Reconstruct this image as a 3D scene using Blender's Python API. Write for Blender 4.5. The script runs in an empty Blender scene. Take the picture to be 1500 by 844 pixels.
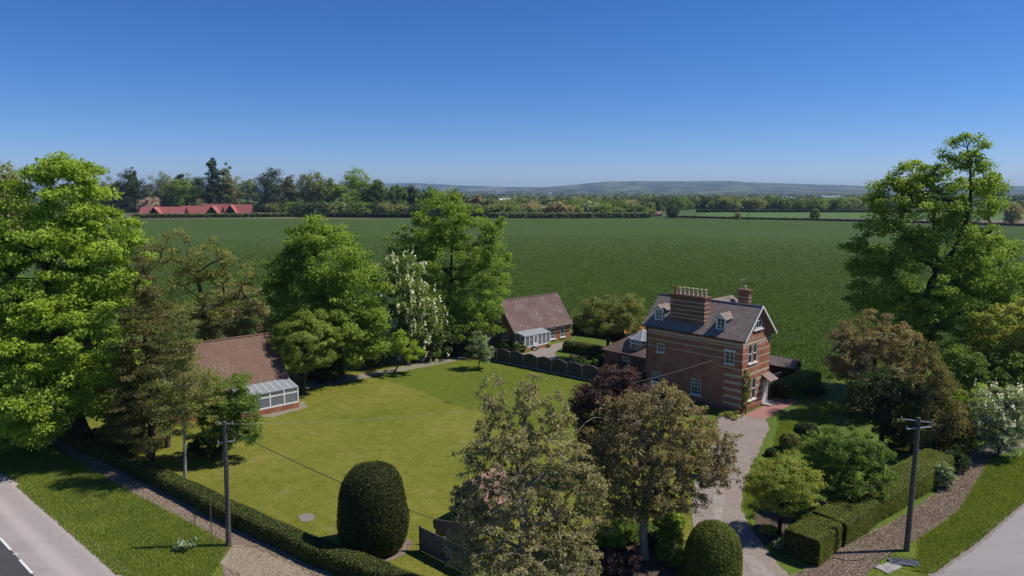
import bpy, bmesh, math, random
import numpy as np
from mathutils import Vector, Matrix
from mathutils.geometry import tessellate_polygon
R = math.radians
C = bpy.context.scene.collection
sc = bpy.context.scene
random.seed(7)

# ------------------------------------------------------------------ camera, sky, sun, exposure
CAM_H, PITCH, FPX = 20.0, R(8.0), 1013.0
cam = bpy.data.cameras.new("camera"); camo = bpy.data.objects.new("camera", cam); C.objects.link(camo)
camo.location = (0, 0, CAM_H); camo.rotation_euler = (R(90) - PITCH, 0, 0)
cam.sensor_width = 36; cam.lens = FPX / 1500 * 36; cam.clip_end = 60000; cam.clip_start = 0.5
sc.camera = camo
SUN_AZ, SUN_EL = R(4), R(54)            # azimuth measured from +X towards +Y
w = bpy.data.worlds.new("World"); sc.world = w; w.use_nodes = True
wn = w.node_tree.nodes; wl = w.node_tree.links; wn.clear()
sky = wn.new("ShaderNodeTexSky"); sky.sky_type = 'NISHITA'; sky.sun_disc = False
sky.sun_elevation = SUN_EL; sky.sun_rotation = R(90) - SUN_AZ
sky.altitude = 0; sky.air_density = 0.8; sky.dust_density = 0.0; sky.ozone_density = 10
hs = wn.new("ShaderNodeHueSaturation"); hs.inputs['Saturation'].default_value = 1.15
wt = wn.new("ShaderNodeMix"); wt.data_type = 'RGBA'; wt.blend_type = 'MULTIPLY'; wt.inputs[0].default_value = 1; wt.inputs[7].default_value = (1.06, 1.0, 1.15, 1)   # camera white balance of the sky
bg = wn.new("ShaderNodeBackground"); bg.inputs['Strength'].default_value = 0.066
wo = wn.new("ShaderNodeOutputWorld")
wl.new(sky.outputs[0], hs.inputs['Color']); wl.new(hs.outputs[0], wt.inputs[6]); wl.new(wt.outputs[2], bg.inputs['Color']); wl.new(bg.outputs[0], wo.inputs['Surface'])
sd = bpy.data.lights.new("sun", 'SUN'); sd.energy = 3.3; sd.angle = R(0.5); sd.color = (1.0, 0.95, 0.87)
so = bpy.data.objects.new("sun", sd); C.objects.link(so)
sv = Vector((math.cos(SUN_AZ) * math.cos(SUN_EL), math.sin(SUN_AZ) * math.cos(SUN_EL), math.sin(SUN_EL)))
so.rotation_euler = sv.to_track_quat('Z', 'Y').to_euler(); so.location = (60, 20, 80)
sc.view_settings.view_transform = 'Standard'; sc.view_settings.look = 'None'
sc.view_settings.exposure = 0.52; sc.view_settings.gamma = 1.0; sc.view_settings.use_curve_mapping = False
sc.render.engine = 'CYCLES'
cy = sc.cycles
cy.max_bounces = 6; cy.diffuse_bounces = 3; cy.glossy_bounces = 2; cy.transmission_bounces = 4; cy.transparent_max_bounces = 8
cy.volume_bounces = 0; cy.use_denoising = True; cy.caustics_reflective = False; cy.caustics_refractive = False
try:
    cy.denoiser = 'OPENIMAGEDENOISE'
except Exception:
    pass

# ------------------------------------------------------------------ survey helpers: photo point -> place on the ground
_c, _s = math.cos(PITCH), math.sin(PITCH)
def _ray(px, py):
    u, v = (px - 750) / FPX, -(py - 422) / FPX
    return u, _c + v * _s, -_s + v * _c
def G(px, py, z=0.0):
    d = _ray(px, py); t = (z - CAM_H) / d[2]; return Vector((d[0] * t, d[1] * t, z))
def at(px, py, Y):
    d = _ray(px, py); t = Y / d[1]; return Vector((d[0] * t, Y, CAM_H + d[2] * t))
def mpp(Y, z=0.0):
    return (Y * _c - (z - CAM_H) * _s) / FPX

# ------------------------------------------------------------------ object helpers
def tag(o, label=None, cat=None, group=None, kind=None):
    if label: o['label'] = label
    if cat: o['category'] = cat
    if group: o['group'] = group
    if kind: o['kind'] = kind
    return o
def empty(name, loc, rz=0.0, label=None, cat=None, group=None):
    o = bpy.data.objects.new(name, None); C.objects.link(o)
    o.location = loc; o.rotation_euler = (0, 0, rz); o.empty_display_size = 0.3
    return tag(o, label, cat, group)
def link(name, me, mats, parent=None, loc=None):
    o = bpy.data.objects.new(name, me); C.objects.link(o)
    for m in (mats if isinstance(mats, (list, tuple)) else [mats]):
        if m.name not in [x.name for x in me.materials if x]: me.materials.append(m)
    if parent: o.parent = parent
    if loc is not None: o.location = loc
    return o
def np_mesh(name, V, F, tint=None, mi=None, smooth=False):
    me = bpy.data.meshes.new(name)
    V = np.asarray(V, dtype=np.float32); F = np.asarray(F, dtype=np.int32)
    k = F.shape[1]
    me.vertices.add(len(V)); me.vertices.foreach_set("co", V.ravel())
    me.loops.add(F.size); me.loops.foreach_set("vertex_index", F.ravel())
    me.polygons.add(len(F)); me.polygons.foreach_set("loop_start", np.arange(0, F.size, k, dtype=np.int32))
    if mi is not None: me.polygons.foreach_set("material_index", np.asarray(mi, dtype=np.int32))
    me.update(calc_edges=True)
    if smooth: me.polygons.foreach_set("use_smooth", np.ones(len(F), dtype=bool))
    if tint is not None:
        a = me.attributes.new("tint", 'FLOAT', 'FACE'); a.data.foreach_set("value", np.asarray(tint, dtype=np.float32))
    return me

class MB:
    def __init__(s): s.v = []; s.f = []; s.m = []; s.sm = []
    def face(s, pts, m=0, sm=False):
        i = len(s.v); s.v += [tuple(p) for p in pts]; s.f.append(tuple(range(i, i + len(pts)))); s.m.append(m); s.sm.append(sm)
    def hexa(s, b, t, m=0):
        s.face(b[::-1], m); s.face(t, m)
        for i in range(4):
            j = (i + 1) % 4; s.face([b[i], b[j], t[j], t[i]], m)
    def box(s, x0, x1, y0, y1, z0, z1, m=0):
        s.hexa([(x0, y0, z0), (x1, y0, z0), (x1, y1, z0), (x0, y1, z0)], [(x0, y0, z1), (x1, y0, z1), (x1, y1, z1), (x0, y1, z1)], m)
    def slab(s, q, t, m=0):
        q = [Vector(p) for p in q]; n = (q[1] - q[0]).cross(q[2] - q[0]).normalized()
        if n.z < 0: n = -n
        b = [p - n * t for p in q]
        s.face(q, m); s.face(b[::-1], m)
        for i in range(len(q)):
            j = (i + 1) % len(q); s.face([b[i], b[j], q[j], q[i]], m)
    def tube(s, pts, r, n=8, m=0, r2=None, caps=True):
        pts = [Vector(p) for p in pts]; rings = []
        for i, p in enumerate(pts):
            d = (pts[min(i + 1, len(pts) - 1)] - pts[max(i - 1, 0)]).normalized()
            a = d.cross(Vector((0, 0, 1)) if abs(d.z) < .9 else Vector((1, 0, 0))).normalized(); b = d.cross(a)
            rr = r if r2 is None else r + (r2 - r) * i / (len(pts) - 1)
            rings.append([p + (a * math.cos(k * 2 * math.pi / n) + b * math.sin(k * 2 * math.pi / n)) * rr for k in range(n)])
        for i in range(len(rings) - 1):
            for k in range(n):
                l = (k + 1) % n; s.face([rings[i][k], rings[i][l], rings[i + 1][l], rings[i + 1][k]], m, n > 5)
        if caps: s.face(rings[0][::-1], m); s.face(rings[-1], m)
    def build(s, name, mats, parent=None, loc=None):
        me = bpy.data.meshes.new(name); me.from_pydata(s.v, [], s.f); me.update()
        me.polygons.foreach_set("material_index", s.m); me.polygons.foreach_set("use_smooth", s.sm)
        uv = me.uv_layers.new(name="UVMap")
        for p in me.polygons:
            n = p.normal
            h = Vector((0, 0, 1)).cross(n)
            h = h.normalized() if h.length > 1e-3 else Vector((1, 0, 0))
            if h.x + h.y * .99 < 0: h = -h
            up = n.cross(h)
            if up.z < 0 or (abs(up.z) < 1e-3 and up.y < 0): up = -up
            for li in p.loop_indices:
                co = me.vertices[me.loops[li].vertex_index].co
                uv.data[li].uv = (co.dot(h), co.dot(up))
        return link(name, me, mats, parent, loc)

# ------------------------------------------------------------------ node helper
class NT:
    def __init__(s, name):
        s.m = bpy.data.materials.new(name); s.m.use_nodes = True
        s.t = s.m.node_tree; s.t.nodes.clear()
        s.out = s.n("ShaderNodeOutputMaterial")
    def n(s, typ, **k):
        x = s.t.nodes.new(typ)
        for a, b in k.items(): setattr(x, a, b)
        return x
    def set(s, x, key, v):
        if v is None: return
        if hasattr(v, 'is_output') or isinstance(v, bpy.types.NodeSocket): s.t.links.new(v, x.inputs[key])
        else:
            if isinstance(v, (tuple, list)) and len(v) == 3 and x.inputs[key].type == 'RGBA': v = (*v, 1)
            x.inputs[key].default_value = v
    def coord(s, kind='Object', scale=None):
        if kind == 'World': o = s.n("ShaderNodeNewGeometry").outputs['Position']
        else: o = s.n("ShaderNodeTexCoord").outputs[kind]
        if scale is not None:
            mp = s.n("ShaderNodeMapping"); s.set(mp, 'Vector', o)
            mp.inputs['Scale'].default_value = scale if isinstance(scale, tuple) else (scale,) * 3
            o = mp.outputs[0]
        return o
    def rot(s, vec, a, scale=(1, 1, 1)):
        mp = s.n("ShaderNodeMapping"); s.set(mp, 'Vector', vec); mp.inputs['Rotation'].default_value = (0, 0, a); mp.inputs['Scale'].default_value = scale
        return mp.outputs[0]
    def noise(s, vec, scale, detail=4, rough=.55, dist=0.0):
        x = s.n("ShaderNodeTexNoise"); s.set(x, 'Vector', vec); x.inputs['Scale'].default_value = scale
        x.inputs['Detail'].default_value = detail; x.inputs['Roughness'].default_value = rough; x.inputs['Distortion'].default_value = dist
        return x.outputs['Fac']
    def voro(s, vec, scale, out='Color', feature='F1'):
        x = s.n("ShaderNodeTexVoronoi"); x.feature = feature; s.set(x, 'Vector', vec); x.inputs['Scale'].default_value = scale
        return x.outputs[out]
    def math(s, op, a, b=0.0, c=None):
        x = s.n("ShaderNodeMath", operation=op); s.set(x, 0, a); s.set(x, 1, b)
        if c is not None: s.set(x, 2, c)
        return x.outputs[0]
    def ramp(s, fac, stops, interp='LINEAR'):
        x = s.n("ShaderNodeValToRGB"); s.set(x, 'Fac', fac); x.color_ramp.interpolation = interp
        e = x.color_ramp.elements
        while len(e) < len(stops): e.new(0.5)
        for i, (p, c) in enumerate(stops):
            e[i].position = p; e[i].color = (*c, 1) if len(c) == 3 else c
        return x.outputs['Color']
    def fr(s, fac, a, b):
        x = s.n("ShaderNodeMapRange"); s.set(x, 'Value', fac); x.inputs['From Min'].default_value = a; x.inputs['From Max'].default_value = b
        return x.outputs[0]
    def mix(s, f, a, b, blend='MIX'):
        x = s.n("ShaderNodeMix", data_type='RGBA', blend_type=blend)
        for i, v in ((0, f), (6, a), (7, b)):
            if isinstance(v, bpy.types.NodeSocket): s.t.links.new(v, x.inputs[i])
            else: x.inputs[i].default_value = (*v, 1) if isinstance(v, (tuple, list)) and len(v) == 3 else v
        return x.outputs[2]
    def bump(s, h, strength=.5, dist=.05):
        x = s.n("ShaderNodeBump"); s.set(x, 'Height', h); x.inputs['Strength'].default_value = strength; x.inputs['Distance'].default_value = dist
        return x.outputs[0]
    def attr(s, name):
        return s.n("ShaderNodeAttribute", attribute_name=name).outputs['Fac']
    def pbr(s, col, rough=.8, spec=.3, normal=None, metal=0.0):
        p = s.n("ShaderNodeBsdfPrincipled"); s.set(p, 'Base Color', col); s.set(p, 'Roughness', rough)
        p.inputs['Specular IOR Level'].default_value = spec; p.inputs['Metallic'].default_value = metal
        if normal is not None: s.set(p, 'Normal', normal)
        return p.outputs[0]
    def done(s, sh):
        s.t.links.new(sh, s.out.inputs['Surface']); return s.m

def leafmat(name, cols, trans=.35, rough=.6, spec=.15, scale=.35):
    """cols: dark .. light real leaf colours spread by the per-leaf tint and a slow noise through the plant"""
    t = NT(name)
    nz = t.noise(t.coord('Object'), scale, 2)
    f = t.math('ADD', t.math('MULTIPLY', t.attr("tint"), .75), t.math('MULTIPLY', t.math('SUBTRACT', nz, .3), .6))
    cols = [tuple(x * 1.2 for x in c) for c in cols]; k = len(cols); col = t.ramp(f, [(i / (k - 1), c) for i, c in enumerate(cols)])
    p = t.pbr(col, rough, spec)
    tr = t.n("ShaderNodeBsdfTranslucent"); t.set(tr, 'Color', t.mix(1.0, col, (trans * 2.6, trans * 2.5, trans * 1.4), 'MULTIPLY'))
    mx = t.n("ShaderNodeAddShader")          # a leaf reflects its colour and lets nearly as much through
    t.t.links.new(p, mx.inputs[0]); t.t.links.new(tr.outputs[0], mx.inputs[1])
    return t.done(mx.outputs[0])
def barkmat(name, a, b):
    t = NT(name); v = t.coord('Object', (6, 6, 1.2))
    n = t.noise(v, 3, 5, .65)
    return t.done(t.pbr(t.ramp(n, [(.3, a), (.7, b)]), .9, .15, t.bump(n, .6, .04)))
def plain(name, col, rough=.6, spec=.3, var=.12, scale=3, metal=0.0):
    t = NT(name); n = t.noise(t.coord('Object'), scale, 4)
    c2 = tuple(x * (1 - var) for x in col); c1 = tuple(min(1, x * (1 + var)) for x in col)
    return t.done(t.pbr(t.ramp(n, [(.3, c2), (.7, c1)]), rough, spec, None, metal))

M = {}
# leaves
M['lime'] = leafmat('leaf_lime', [(.062, .095, .012), (.145, .205, .024), (.24, .29, .036)], .42)
M['lime2'] = leafmat('leaf_fresh_green', [(.050, .082, .012), (.12, .175, .024), (.20, .255, .036)], .42)
M['green'] = leafmat('leaf_green', [(.040, .068, .014), (.08, .125, .022), (.14, .185, .032)], .36)
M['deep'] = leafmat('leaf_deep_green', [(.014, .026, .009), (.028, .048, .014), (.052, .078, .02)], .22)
M['fardark'] = leafmat('leaf_dark_evergreen', [(.022, .036, .014), (.042, .062, .022), (.07, .092, .032)], .25)
M['faroak'] = leafmat('leaf_far_olive', [(.07, .085, .03), (.12, .14, .045), (.18, .19, .07)], .36)
M['lolly'] = leafmat('leaf_tight_green', [(.055, .085, .016), (.115, .16, .026), (.19, .225, .04)], .38)
M['olive'] = leafmat('leaf_olive', [(.07, .078, .022), (.13, .14, .038), (.21, .205, .06)], .38)
M['conifer'] = leafmat('leaf_conifer', [(.045, .048, .018), (.10, .095, .032), (.19, .15, .055)], .34, .7)
M['bronze'] = leafmat('leaf_bronze', [(.075, .058, .036), (.15, .125, .062), (.23, .21, .10), (.17, .165, .06)], .36)
M['bronze2'] = leafmat('leaf_bronze_brown', [(.07, .048, .030), (.145, .105, .056), (.20, .17, .075), (.22, .155, .075)], .34)
M['purple'] = leafmat('leaf_purple', [(.022, .013, .013), (.055, .028, .028), (.10, .055, .05), (.09, .065, .045)], .24)
M['yellow'] = leafmat('leaf_yellow', [(.10, .125, .022), (.17, .19, .035), (.27, .25, .055)], .36)
M['red'] = leafmat('leaf_russet', [(.05, .02, .01), (.12, .045, .02), (.10, .09, .03)], .25)
M['silver'] = leafmat('leaf_silver', [(.07, .10, .04), (.15, .19, .09), (.30, .34, .2)], .3)
M['blossom'] = leafmat('petal_white', [(.45, .45, .36), (.62, .60, .50), (.78, .76, .66)], .3)
M['pink'] = leafmat('petal_pink', [(.16, .12, .09), (.30, .22, .18), (.42, .36, .30)], .3)
M['yew'] = leafmat('leaf_yew', [(.012, .020, .007), (.026, .038, .010), (.06, .072, .018), (.10, .075, .03)], .1, .6, .15, 1.2)
M['box'] = leafmat('leaf_box', [(.03, .05, .010), (.072, .098, .018), (.135, .145, .03), (.17, .14, .045)], .2, .6, .15, .8)
M['boxmid'] = leafmat('leaf_clipped_hedge', [(.06, .08, .014), (.13, .15, .024), (.22, .215, .04)], .36, .6, .15, .8)
M['boxbright'] = leafmat('leaf_box_bright', [(.06, .10, .015), (.14, .19, .02), (.2, .24, .03)], .3, .6, .15, .8)
M['core'] = plain('light_blocking_core', (.018, .022, .009), .9, .1, .3)  # solid dark filler inside hedges and domes, added to block light
M['bark'] = barkmat('bark', (.05, .042, .034), (.14, .12, .10))
M['barkpale'] = barkmat('bark_pale', (.16, .145, .12), (.36, .33, .29))
M['barkdark'] = barkmat('bark_dark', (.025, .02, .016), (.07, .058, .045))
M['grassblade'] = leafmat('grass_blades', [(.06, .085, .012), (.115, .150, .020), (.20, .215, .045)], .35, .6, .2, .5)
M['cropleaf'] = leafmat('crop_leaves', [(.042, .070, .017), (.062, .10, .023), (.088, .13, .033)], .25, .8, .04, .06)
# building
M['white'] = plain('white_paint', (.78, .78, .76), .45, .4, .04)
M['lead'] = plain('lead_sheet', (.16, .165, .18), .6, .4, .25, 1.5)
M['black'] = plain('black_paint', (.02, .02, .022), .5, .4)
M['wood'] = barkmat('weathered_wood', (.10, .085, .07), (.22, .19, .155))
M['wooddark'] = barkmat('dark_creosoted_wood', (.018, .014, .012), (.05, .042, .036))
M['pole'] = barkmat('pole_wood', (.06, .052, .044), (.16, .14, .12))
M['metal'] = plain('galvanised_steel', (.42, .43, .44), .45, .5, .15, 3, .6)
M['concrete'] = plain('concrete', (.30, .285, .26), .9, .2, .25, 4)
M['pot'] = plain('clay_pot', (.60, .48, .31), .8, .2, .15)
M['cable'] = plain('cable_sheath', (.03, .03, .03), .5, .3)
M['cable2'] = plain('weathered_cable', (.22, .21, .2), .6, .3)
def glassmat(name, col=(.03, .04, .05), rough=.06, spec=.9):
    t = NT(name); return t.done(t.pbr(col, rough, spec))
M['pane'] = glassmat('window_glass')
def cleargl(name, f=.5, tint=(.5, .53, .55)):
    t = NT(name); a = t.n("ShaderNodeBsdfTransparent"); a.inputs[0].default_value = (*tint, 1)
    p = t.pbr((.45, .48, .5), .12, .8); mx = t.n("ShaderNodeMixShader"); mx.inputs[0].default_value = f
    t.t.links.new(a.outputs[0], mx.inputs[1]); t.t.links.new(p, mx.inputs[2]); return t.done(mx.outputs[0])
M['cgl'] = cleargl('conservatory_glass', .4)
M['roofgl'] = cleargl('dusty_roof_glass', .62)
def brickmat(name, c1, c2, mortar, bands=(), quoin=False, bandcol=(.62, .53, .38)):
    t = NT(name); uv = t.coord('UV')
    b = t.n("ShaderNodeTexBrick"); t.set(b, 'Vector', uv); b.inputs['Scale'].default_value = 1
    b.inputs['Brick Width'].default_value = .225; b.inputs['Row Height'].default_value = .075; b.inputs['Mortar Size'].default_value = .009
    b.inputs['Mortar Smooth'].default_value = .3; b.inputs['Bias'].default_value = 0
    b.inputs['Color1'].default_value = (*c1, 1); b.inputs['Color2'].default_value = (*c2, 1); b.inputs['Mortar'].default_value = (*mortar, 1)
    n = t.noise(uv, .9, 5, .6); n2 = t.noise(uv, 6, 3)
    col = t.mix(t.fr(n, .35, .75), b.outputs['Color'], tuple(x * .62 for x in c1))
    col = t.mix(t.math('MULTIPLY', t.fr(n2, .55, .75), .35), col, tuple(min(1, x * 1.6) for x in c2))
    if bands:
        xyz = t.n("ShaderNodeSeparateXYZ"); t.set(xyz, 0, t.coord('Object'))
        z = xyz.outputs['Z']; f = None
        for zc, hw in bands:
            k = t.math('COMPARE', z, zc, hw); f = k if f is None else t.math('MAXIMUM', f, k)
        if quoin:
            st = t.math('LESS_THAN', t.math('FRACT', t.math('DIVIDE', z, .66)), .36)
            st = t.math('MULTIPLY', st, t.math('LESS_THAN', z, 3.75)); st = t.math('MULTIPLY', st, t.math('LESS_THAN', xyz.outputs['Y'], 1.75))
            f = t.math('MAXIMUM', f, st)
            k = t.math('MULTIPLY', t.math('COMPARE', z, 4.08, .05), t.math('LESS_THAN', xyz.outputs['Y'], 2.4)); f = t.math('MAXIMUM', f, k)
        bc = t.mix(t.fr(n2, .3, .8), bandcol, tuple(x * .62 for x in bandcol))
        col = t.mix(f, col, bc)
    return t.done(t.pbr(col, .9, .15, t.bump(b.outputs['Fac'], .3, -.01)))
M['housebrick'] = brickmat('banded_red_brick', (.42, .145, .085), (.52, .21, .125), (.34, .24, .18),
                           bands=[(6.34, .10), (6.07, .055), (5.5, .05), (4.85, .045)], quoin=True)
M['chimbrick'] = brickmat('banded_chimney_brick', (.24, .10, .07), (.31, .145, .095), (.2, .16, .13),
                          bands=[(9.55, .035), (9.15, .035), (8.72, .035), (8.3, .035), (7.95, .035)])
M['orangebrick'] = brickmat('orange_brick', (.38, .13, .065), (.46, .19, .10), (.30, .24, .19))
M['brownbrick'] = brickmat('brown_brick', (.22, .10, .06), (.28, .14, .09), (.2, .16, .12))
def tilemat(name, c1, c2, w=.17, h=.12, lichen=None, lf=(.62, .72), bump=.6):
    t = NT(name); uv = t.coord('UV')
    b = t.n("ShaderNodeTexBrick"); t.set(b, 'Vector', uv); b.inputs['Scale'].default_value = 1
    b.inputs['Brick Width'].default_value = w; b.inputs['Row Height'].default_value = h; b.inputs['Mortar Size'].default_value = .008
    b.inputs['Color1'].default_value = (*c1, 1); b.inputs['Color2'].default_value = (*c2, 1); b.inputs['Mortar'].default_value = (*[x * .35 for x in c1], 1)
    n = t.noise(uv, 1.1, 6, .65); n2 = t.noise(uv, 9, 3, .6)
    col = t.mix(t.math('MULTIPLY', t.fr(n, .3, .75), .45), b.outputs['Color'], tuple(x * .6 for x in c1))
    col = t.mix(t.math('MULTIPLY', t.fr(n2, .45, .8), .5), col, tuple(min(1, x * 1.5) for x in c2))
    if lichen:
        l = t.math('MULTIPLY', t.fr(t.noise(uv, .45, 3), lf[0] - .12, lf[1]), t.fr(t.noise(uv, 5, 4, .7), .5, .62))
        col = t.mix(l, col, lichen)
    return t.done(t.pbr(col, .85, .2, t.bump(t.math('ADD', b.outputs['Fac'], t.math('MULTIPLY', n2, -1.2)), bump, -.025)))
M['slate'] = tilemat('grey_slate', (.215, .165, .14), (.33, .26, .22), .3, .2, (.2, .2, .17), (.7, .8))
M['tile'] = tilemat('brown_clay_tile', (.19, .11, .08), (.25, .155, .115), .17, .11, (.36, .33, .26), (.66, .78))
M['tile2'] = tilemat('plum_clay_tile', (.155, .098, .085), (.205, .132, .112), .17, .11, (.42, .38, .32), (.56, .66))
M['redtile'] = tilemat('red_clay_tile', (.42, .12, .07), (.5, .18, .11), .2, .14)
M['pinktile'] = tilemat('faded_pink_tile', (.30, .16, .13), (.38, .22, .18), .2, .14)
M['orangetile'] = tilemat('orange_tile', (.48, .17, .05), (.55, .22, .08), .2, .14)
M['feltroof'] = tilemat('shed_felt', (.19, .15, .135), (.25, .20, .18), .9, .5)
M['barnred'] = tilemat('barn_red_roof', (.38, .125, .11), (.42, .145, .125), 1.1, 3, None, bump=.2)
def slatmat(name, c, period=.12):
    t = NT(name); uv = t.coord('UV'); s = t.n("ShaderNodeSeparateXYZ"); t.set(s, 0, uv)
    f = t.math('FRACT', t.math('DIVIDE', s.outputs['Y'], period)); g = t.math('LESS_THAN', f, .12)
    n = t.noise(t.coord('UV', (1, 9, 1)), 3, 4, .6)
    col = t.mix(g, t.ramp(n, [(.3, tuple(x * .7 for x in c)), (.7, tuple(x * 1.3 for x in c))]), tuple(x * .3 for x in c))
    return t.done(t.pbr(col, .9, .15, t.bump(f, .4, .02)))
M['fence'] = slatmat('lapped_fence_board', (.095, .085, .068), .11)

# ------------------------------------------------------------------ ground materials
def grassmat(name, cols, patch=None, fine=9.0, seed=0.0, mow=None):
    t = NT(name); p = t.coord('World')
    a = t.noise(p, .12, 5, .6); b = t.noise(p, 1.1, 6, .65, .4); c = t.noise(p, fine, 3, .7)
    f = t.math('ADD', t.math('ADD', t.math('MULTIPLY', a, .45), t.math('MULTIPLY', b, .45)), t.math('MULTIPLY', t.math('SUBTRACT', c, .5), .95))
    if mow:
        r = t.n("ShaderNodeSeparateXYZ"); t.set(r, 0, t.rot(p, mow[0]))
        st = t.math('SINE', t.math('MULTIPLY', r.outputs['X'], 2 * math.pi / mow[1]))
        f = t.math('ADD', f, t.math('MULTIPLY', st, mow[2]))
    k = len(cols); col = t.ramp(f, [(.22 + .46 * i / (k - 1), q) for i, q in enumerate(cols)])
    if patch:
        col = t.mix(t.math('MULTIPLY', t.fr(t.noise(p, .35, 5, .6), patch[1], patch[1] + .12), patch[2]), col, patch[0])
    h = t.math('ADD', c, t.noise(p, fine * 3.5, 2))
    return t.done(t.pbr(col, .95, .04, t.bump(h, .55, .06)))
M['lawn'] = grassmat('mown_lawn', [(.085, .105, .014), (.145, .155, .022), (.195, .195, .036), (.26, .24, .065)], ((.28, .225, .09), .60, .6), 7, 0, (R(-44), 1.1, .012))
M['lawngreen'] = grassmat('fresh_lawn', [(.075, .105, .014), (.12, .15, .021), (.17, .185, .032)], None, 8, 0, (R(40), 1.3, .012))
M['rough'] = grassmat('rough_grass', [(.055, .08, .012), (.10, .135, .02), (.145, .175, .03), (.21, .21, .06)], ((.19, .17, .07), .64, .5), 5)
def groundmat():
    t = NT('countryside_ground'); p = t.coord('World')
    near = grass = t.ramp(t.noise(p, .15, 5, .6), [(.3, (.05, .085, .013)), (.7, (.11, .155, .025))])
    near = t.mix(t.fr(t.noise(p, 4, 4, .7), .35, .75), near, (.13, .18, .03))
    q = t.rot(p, R(12), (1 / 420, 1 / 260, 1))
    cell = t.n("ShaderNodeSeparateColor"); t.set(cell, 0, t.voro(q, 1.0))
    far = t.ramp(cell.outputs[0], [(0, (.06, .10, .03)), (.3, (.10, .15, .04)), (.45, (.045, .075, .03)), (.6, (.16, .13, .09)), (.75, (.08, .13, .04)), (.9, (.20, .19, .10))], 'CONSTANT')
    far = t.mix(t.math('MULTIPLY', t.fr(t.noise(p, .004, 6, .7), .4, .6), .8), far, (.03, .05, .022))
    d = t.n("ShaderNodeVectorMath", operation='LENGTH'); t.set(d, 0, p)
    col = t.mix(t.fr(d.outputs['Value'], 430, 520), near, far)
    return t.done(t.pbr(col, .95, .1, t.bump(t.noise(p, 8, 4, .7), .5, .05)))
M['ground'] = groundmat()
def cropmat():
    t = NT('arable_crop'); p = t.coord('World')
    v = t.voro(p, 2.4, 'Distance'); n = t.noise(p, 1.3, 5, .75); big = t.noise(p, .012, 5, .6); mid = t.noise(p, .09, 4, .6)
    f = t.math('ADD', t.math('MULTIPLY', n, .75), t.math('ADD', t.math('MULTIPLY', mid, .22), t.math('MULTIPLY', big, .18)))
    col = t.ramp(f, [(.34, (.032, .054, .015)), (.48, (.052, .088, .022)), (.60, (.070, .115, .029)), (.78, (.10, .155, .042))])
    r = t.n("ShaderNodeSeparateXYZ"); t.set(r, 0, t.rot(p, R(-9)))
    tr = t.math('LESS_THAN', t.math('FRACT', t.math('DIVIDE', r.outputs['Y'], 28)), .02)
    col = t.mix(t.math('MULTIPLY', tr, .55), col, (.028, .045, .018))
    hd = t.fr(t.noise(p, .022, 5, .6), .45, .62); col = t.mix(t.math('MULTIPLY', hd, .4), col, (.075, .105, .045))
    soil = t.fr(t.noise(p, .05, 6, .65), .66, .72)
    col = t.mix(t.math('MULTIPLY', soil, .5), col, (.16, .13, .075))
    return t.done(t.pbr(col, .9, .03, t.bump(t.math('ADD', n, v), .9, .25)))
M['crop'] = cropmat()
def speck(name, a, b, c, scale=14, rough=.95, bump=.5):
    t = NT(name); p = t.coord('World'); n = t.noise(p, scale, 4, .75); m = t.noise(p, .8, 5, .6)
    col = t.mix(t.fr(m, .35, .7), t.ramp(n, [(.3, a), (.55, b), (.75, c)]), b)
    return t.done(t.pbr(col, rough, .15, t.bump(n, bump, .04)))
M['soil'] = speck('leaf_litter_soil', (.08, .055, .04), (.22, .165, .125), (.44, .36, .29), 5)
M['straw'] = speck('pale_strawy_ground', (.20, .155, .10), (.34, .28, .19), (.45, .39, .29), 6)
M['bed'] = speck('flower_bed_soil', (.05, .035, .025), (.11, .08, .055), (.22, .17, .12), 8)
M['gravel'] = speck('gravel_margin', (.13, .11, .09), (.25, .215, .185), (.36, .32, .28), 11)
M['ploughed'] = speck('bare_ploughed_soil', (.13, .095, .075), (.20, .15, .115), (.24, .19, .15), .6)
M['pasture'] = speck('pasture', (.06, .11, .03), (.09, .155, .035), (.12, .18, .05), .3)
M['stubble'] = speck('pale_stubble', (.24, .22, .13), (.30, .27, .17), (.33, .30, .2), .3)
M['hedgegreen'] = speck('field_margin', (.03, .05, .015), (.05, .08, .02), (.09, .12, .03), .6)
def roadmat(name, base, ang, tracks=True, off=0.0):
    t = NT(name); p = t.coord('World'); n = t.noise(p, 22, 3, .8); m = t.noise(t.rot(p, ang, (.25, 1.6, 1)), .8, 5, .6)
    col = t.ramp(n, [(.25, tuple(x * .8 for x in base)), (.75, tuple(x * 1.2 for x in base))])
    col = t.mix(t.math('MULTIPLY', t.fr(m, .3, .75), .35), col, tuple(x * .68 for x in base))
    cr = t.math('LESS_THAN', t.voro(p, .55, 'Distance', 'DISTANCE_TO_EDGE'), .012); cr = t.math('MULTIPLY', cr, t.fr(t.noise(p, .4, 3), .5, .6))
    col = t.mix(t.math('MULTIPLY', cr, .2), col, tuple(x * .45 for x in base)); pt = t.fr(t.noise(t.rot(p, ang, (.3, 1, 1)), .5, 2), .6, .64)
    col = t.mix(t.math('MULTIPLY', pt, .22), col, tuple(x * .6 for x in base))
    if tracks:
        r = t.n("ShaderNodeSeparateXYZ"); t.set(r, 0, t.rot(p, ang))
        s = t.math('SINE', t.math('MULTIPLY', t.math('ADD', r.outputs['Y'], off), 2 * math.pi / 1.75))
        col = t.mix(t.math('MULTIPLY', t.fr(s, -.4, 1), .38), col, tuple(min(1, x * 1.55) for x in base))
    return t.done(t.pbr(col, .9, .2, t.bump(n, .35, .01)))
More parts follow.
